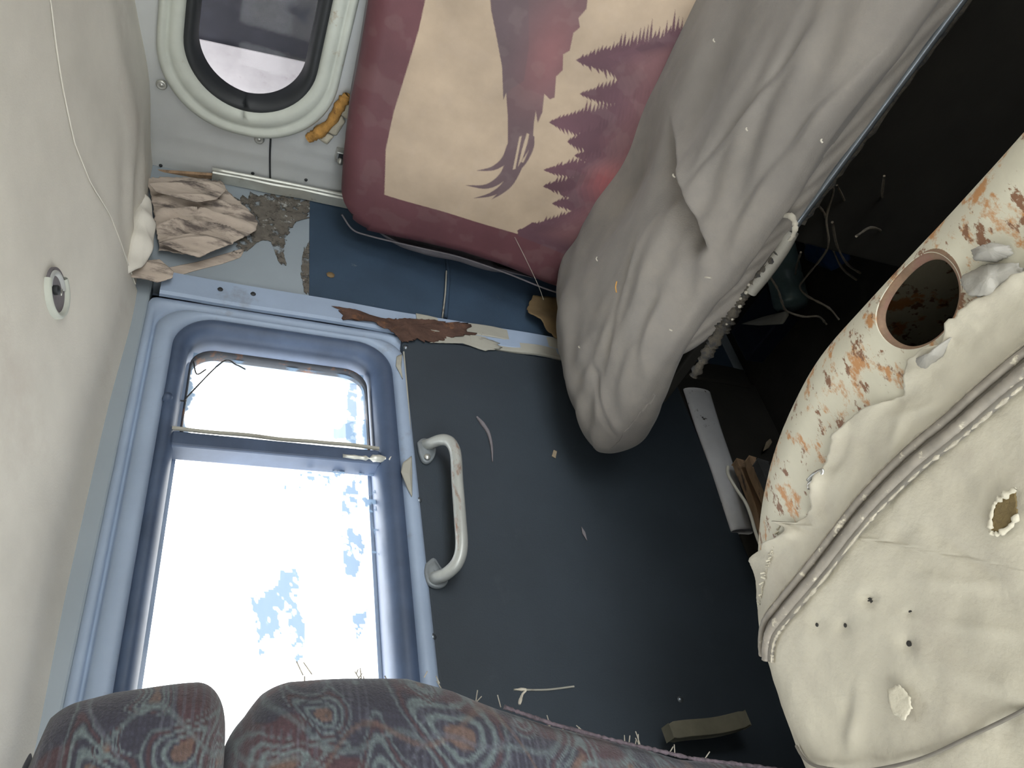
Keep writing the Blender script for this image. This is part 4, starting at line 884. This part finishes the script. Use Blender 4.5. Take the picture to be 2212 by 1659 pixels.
tag(tube('bent_wire', [on(u, v, 1, .995) for u, v in ((1572, 1008), (1573, 1025), (1590, 1055), (1610, 1085), (1622, 1115), (1632, 1150), (1645, 1185), (1648, 1200))], .0035, M['white_line'], None, seg=7), 'pale stiff wire bent along the brown batten', 'wire')
lf = patch('dry_leaf', [on(u, v, 1, 1.07) for u, v in ((1648, 975), (1655, 955), (1664, 947), (1668, 955), (1660, 968))], M['leaf'], None, normal=(0, -1, 0), n=30, rings=4, sol=.001, disp=lambda V, S: .003 * (1 - S)); tag(lf, 'small dry brown leaf above the wooden battens', 'leaf')
# torn brown card hanging behind the seat corner
cd = patch('torn_card', [on(u, v, 1, 1.07) for u, v in ((1150, 640), (1190, 645), (1235, 648), (1235, 720), (1205, 728), (1180, 712), (1165, 692), (1142, 678), (1140, 665))], M['card'], None, normal=(0, -1, 0), n=70, rings=8, jag=.012, sol=.002, disp=lambda V, S: .006 * np.sin(V[:, 0] * 60)); tag(cd, 'torn piece of brown card hanging beside the seat corner', 'card')
# pale rail end at the foot of the door
ft = board('plank', on(1440, 1585, 1, 1.05), on(1606, 1558, 1, 1.05), .026, .02, M['foot'], 'dusty pale wooden strip at the foot of the door', 'plank')
# blue plastic sheet, bottle, paper under the seat
fl = lambda u, v, z=.0: on(u, v, 2, z)
bs = patch('blue_sheet', [fl(u, v, .02) for u, v in ((1725, 480), (1790, 455), (1830, 480), (1835, 560), (1795, 585), (1740, 560))], M['blue_plastic'], None, normal=(0, 0, 1), n=70, rings=12, sol=.002, disp=lambda V, S: .03 * (1 - S ** 2) + .015 * fbm(V, 14, 3)); tag(bs, 'crumpled dark blue plastic sheet on the floor under the seat', 'plastic sheet')
bc = fl(1690, 575, .05)
bt = empty('plastic_bottle', tuple(bc)); tag(bt, 'dusty pale teal plastic bottle lying under the seat', 'bottle')
lathe('bottle_body', [(0, -.11), (.035, -.11), (.042, -.10), (.042, -.03), (.039, -.025), (.042, -.02), (.042, .05), (.030, .085), (.014, .105), (.014, .12), (0, .12)], bc, (.8, -.35, .1), M['teal'], bt, seg=28)
lathe('bottle_cap', [(.0165, .118), (.0165, .14), (0, .141)], bc, (.8, -.35, .1), M['blue_plastic'], bt, seg=20)
pp = patch('paper_sheet', [fl(u, v, .06) for u, v in ((1602, 700), (1650, 684), (1700, 672), (1705, 678), (1692, 700), (1640, 703))], M['paper'], None, normal=(0, 0, 1), n=40, rings=5, sol=.002, disp=lambda V, S: .004 * (1 - S)); tag(pp, 'white pointed scrap of paper under the seat', 'paper')
bx2 = fl(1660, 722, .0); bb = box('blue_crate', bx2[0] - .05, bx2[0] + .06, bx2[1] - .10, bx2[1] + .06, 0, .055, M['dark_plastic'], None, bev=.004); tag(bb, 'small dark blue box below the scrap of paper', 'box')
# red tag hanging in the dark
rt = patch('red_rag', [on(u, v, 0, 1.2) for u, v in ((2056, 30), (2140, 20), (2145, 178), (2100, 195), (2058, 212))], M['red'], None, normal=(-1, 0, 0), n=50, rings=8, sol=.002, disp=lambda V, S: .01 * np.sin(V[:, 1] * 50)); tag(rt, 'dark red rag hanging in the gloom under the seat', 'rag')
# hanging strings
wires = [([(1795, 395), (1800, 415), (1785, 470), (1790, 520), (1780, 550), (1740, 600), (1728, 620), (1745, 640), (1790, 665), (1812, 690)], 'brown string looping from the seat rail down to the rusty edge'),
         ([(1808, 400), (1826, 440), (1824, 475), (1818, 520)], 'short brown string hanging straight from the seat rail'),
         ([(1768, 445), (1782, 465), (1785, 500), (1800, 540), (1820, 580), (1850, 605)], 'brown string hanging past the blue sheet'),
         ([(1662, 596), (1680, 625), (1690, 655), (1700, 672), (1735, 684), (1768, 684), (1785, 700)], 'brown string trailing over the scrap of paper'),
         ([(1850, 510), (1880, 492), (1905, 500), (1918, 525)], 'curled brown string nearest the rusty steel edge'),
         ([(1798, 480), (1808, 530), (1830, 570), (1858, 590)], 'brown string twisted behind the blue sheet'),
         ([(1910, 380), (1905, 430), (1908, 500)], 'faint dark string hanging in the gloom'),
         ([(1730, 545), (1722, 570), (1718, 592)], 'very short brown string beside the bottle')]
for pts, lab in wires:
    k = len(pts); tag(tube('string', [fl(u, v, .45 - .33 * i / (k - 1)) for i, (u, v) in enumerate(pts)], .0022, M['wire'], None, seg=6, n=6, jit=.15), lab, 'string', 'strings under the seat')

# ================================================================== outside
body = empty('cargo_body', (1.95, 0, -1.0)); tag(body, 'dusty pale body panel with painted sun-shadow area seen through the rear window', 'truck body')
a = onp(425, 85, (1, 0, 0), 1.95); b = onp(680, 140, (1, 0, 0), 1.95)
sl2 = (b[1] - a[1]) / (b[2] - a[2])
yb = lambda z: a[1] + (z - a[2]) * sl2  # slanted shadow edge dividing the wall into lit and shaded colours
mk('lit_panel', [(1.95, yb(-.9), -.9), (1.95, 1.3, -.9), (1.95, 1.3, 2.3), (1.95, yb(2.3), 2.3), (2.0, yb(-.9), -.9), (2.0, 1.3, -.9), (2.0, 1.3, 2.3), (2.0, yb(2.3), 2.3)], [(0, 1, 2, 3), (4, 7, 6, 5), (0, 3, 7, 4), (1, 5, 6, 2), (0, 4, 5, 1), (3, 2, 6, 7)], M['body_pale'], body, smooth=False)
mk('shaded_panel', [(1.955, -1.3, -.9), (1.955, yb(-.9), -.9), (1.955, yb(2.3), 2.3), (1.955, -1.3, 2.3), (2.0, -1.3, -.9), (2.0, yb(-.9), -.9), (2.0, yb(2.3), 2.3), (2.0, -1.3, 2.3)], [(0, 1, 2, 3), (4, 7, 6, 5), (0, 3, 7, 4), (1, 5, 6, 2), (0, 4, 5, 1), (3, 2, 6, 7)], M['body_dark'], body, smooth=False)  # shaded part of the same wall, shade put into its colour
boxes('chassis_rail', [(1.96, 2.2, -1.0, 1.0, -1.0, -.9)], M['body_dark'], body)
pa = on(752, 740, 1, 3.2)
post = tube('blue_post', [(pa[0], 3.2, -1.0), (pa[0], 3.2, 3.2)], .035, M['blue_post'], None, n=1, seg=14); tag(post, 'blue post standing outside the door window', 'post')
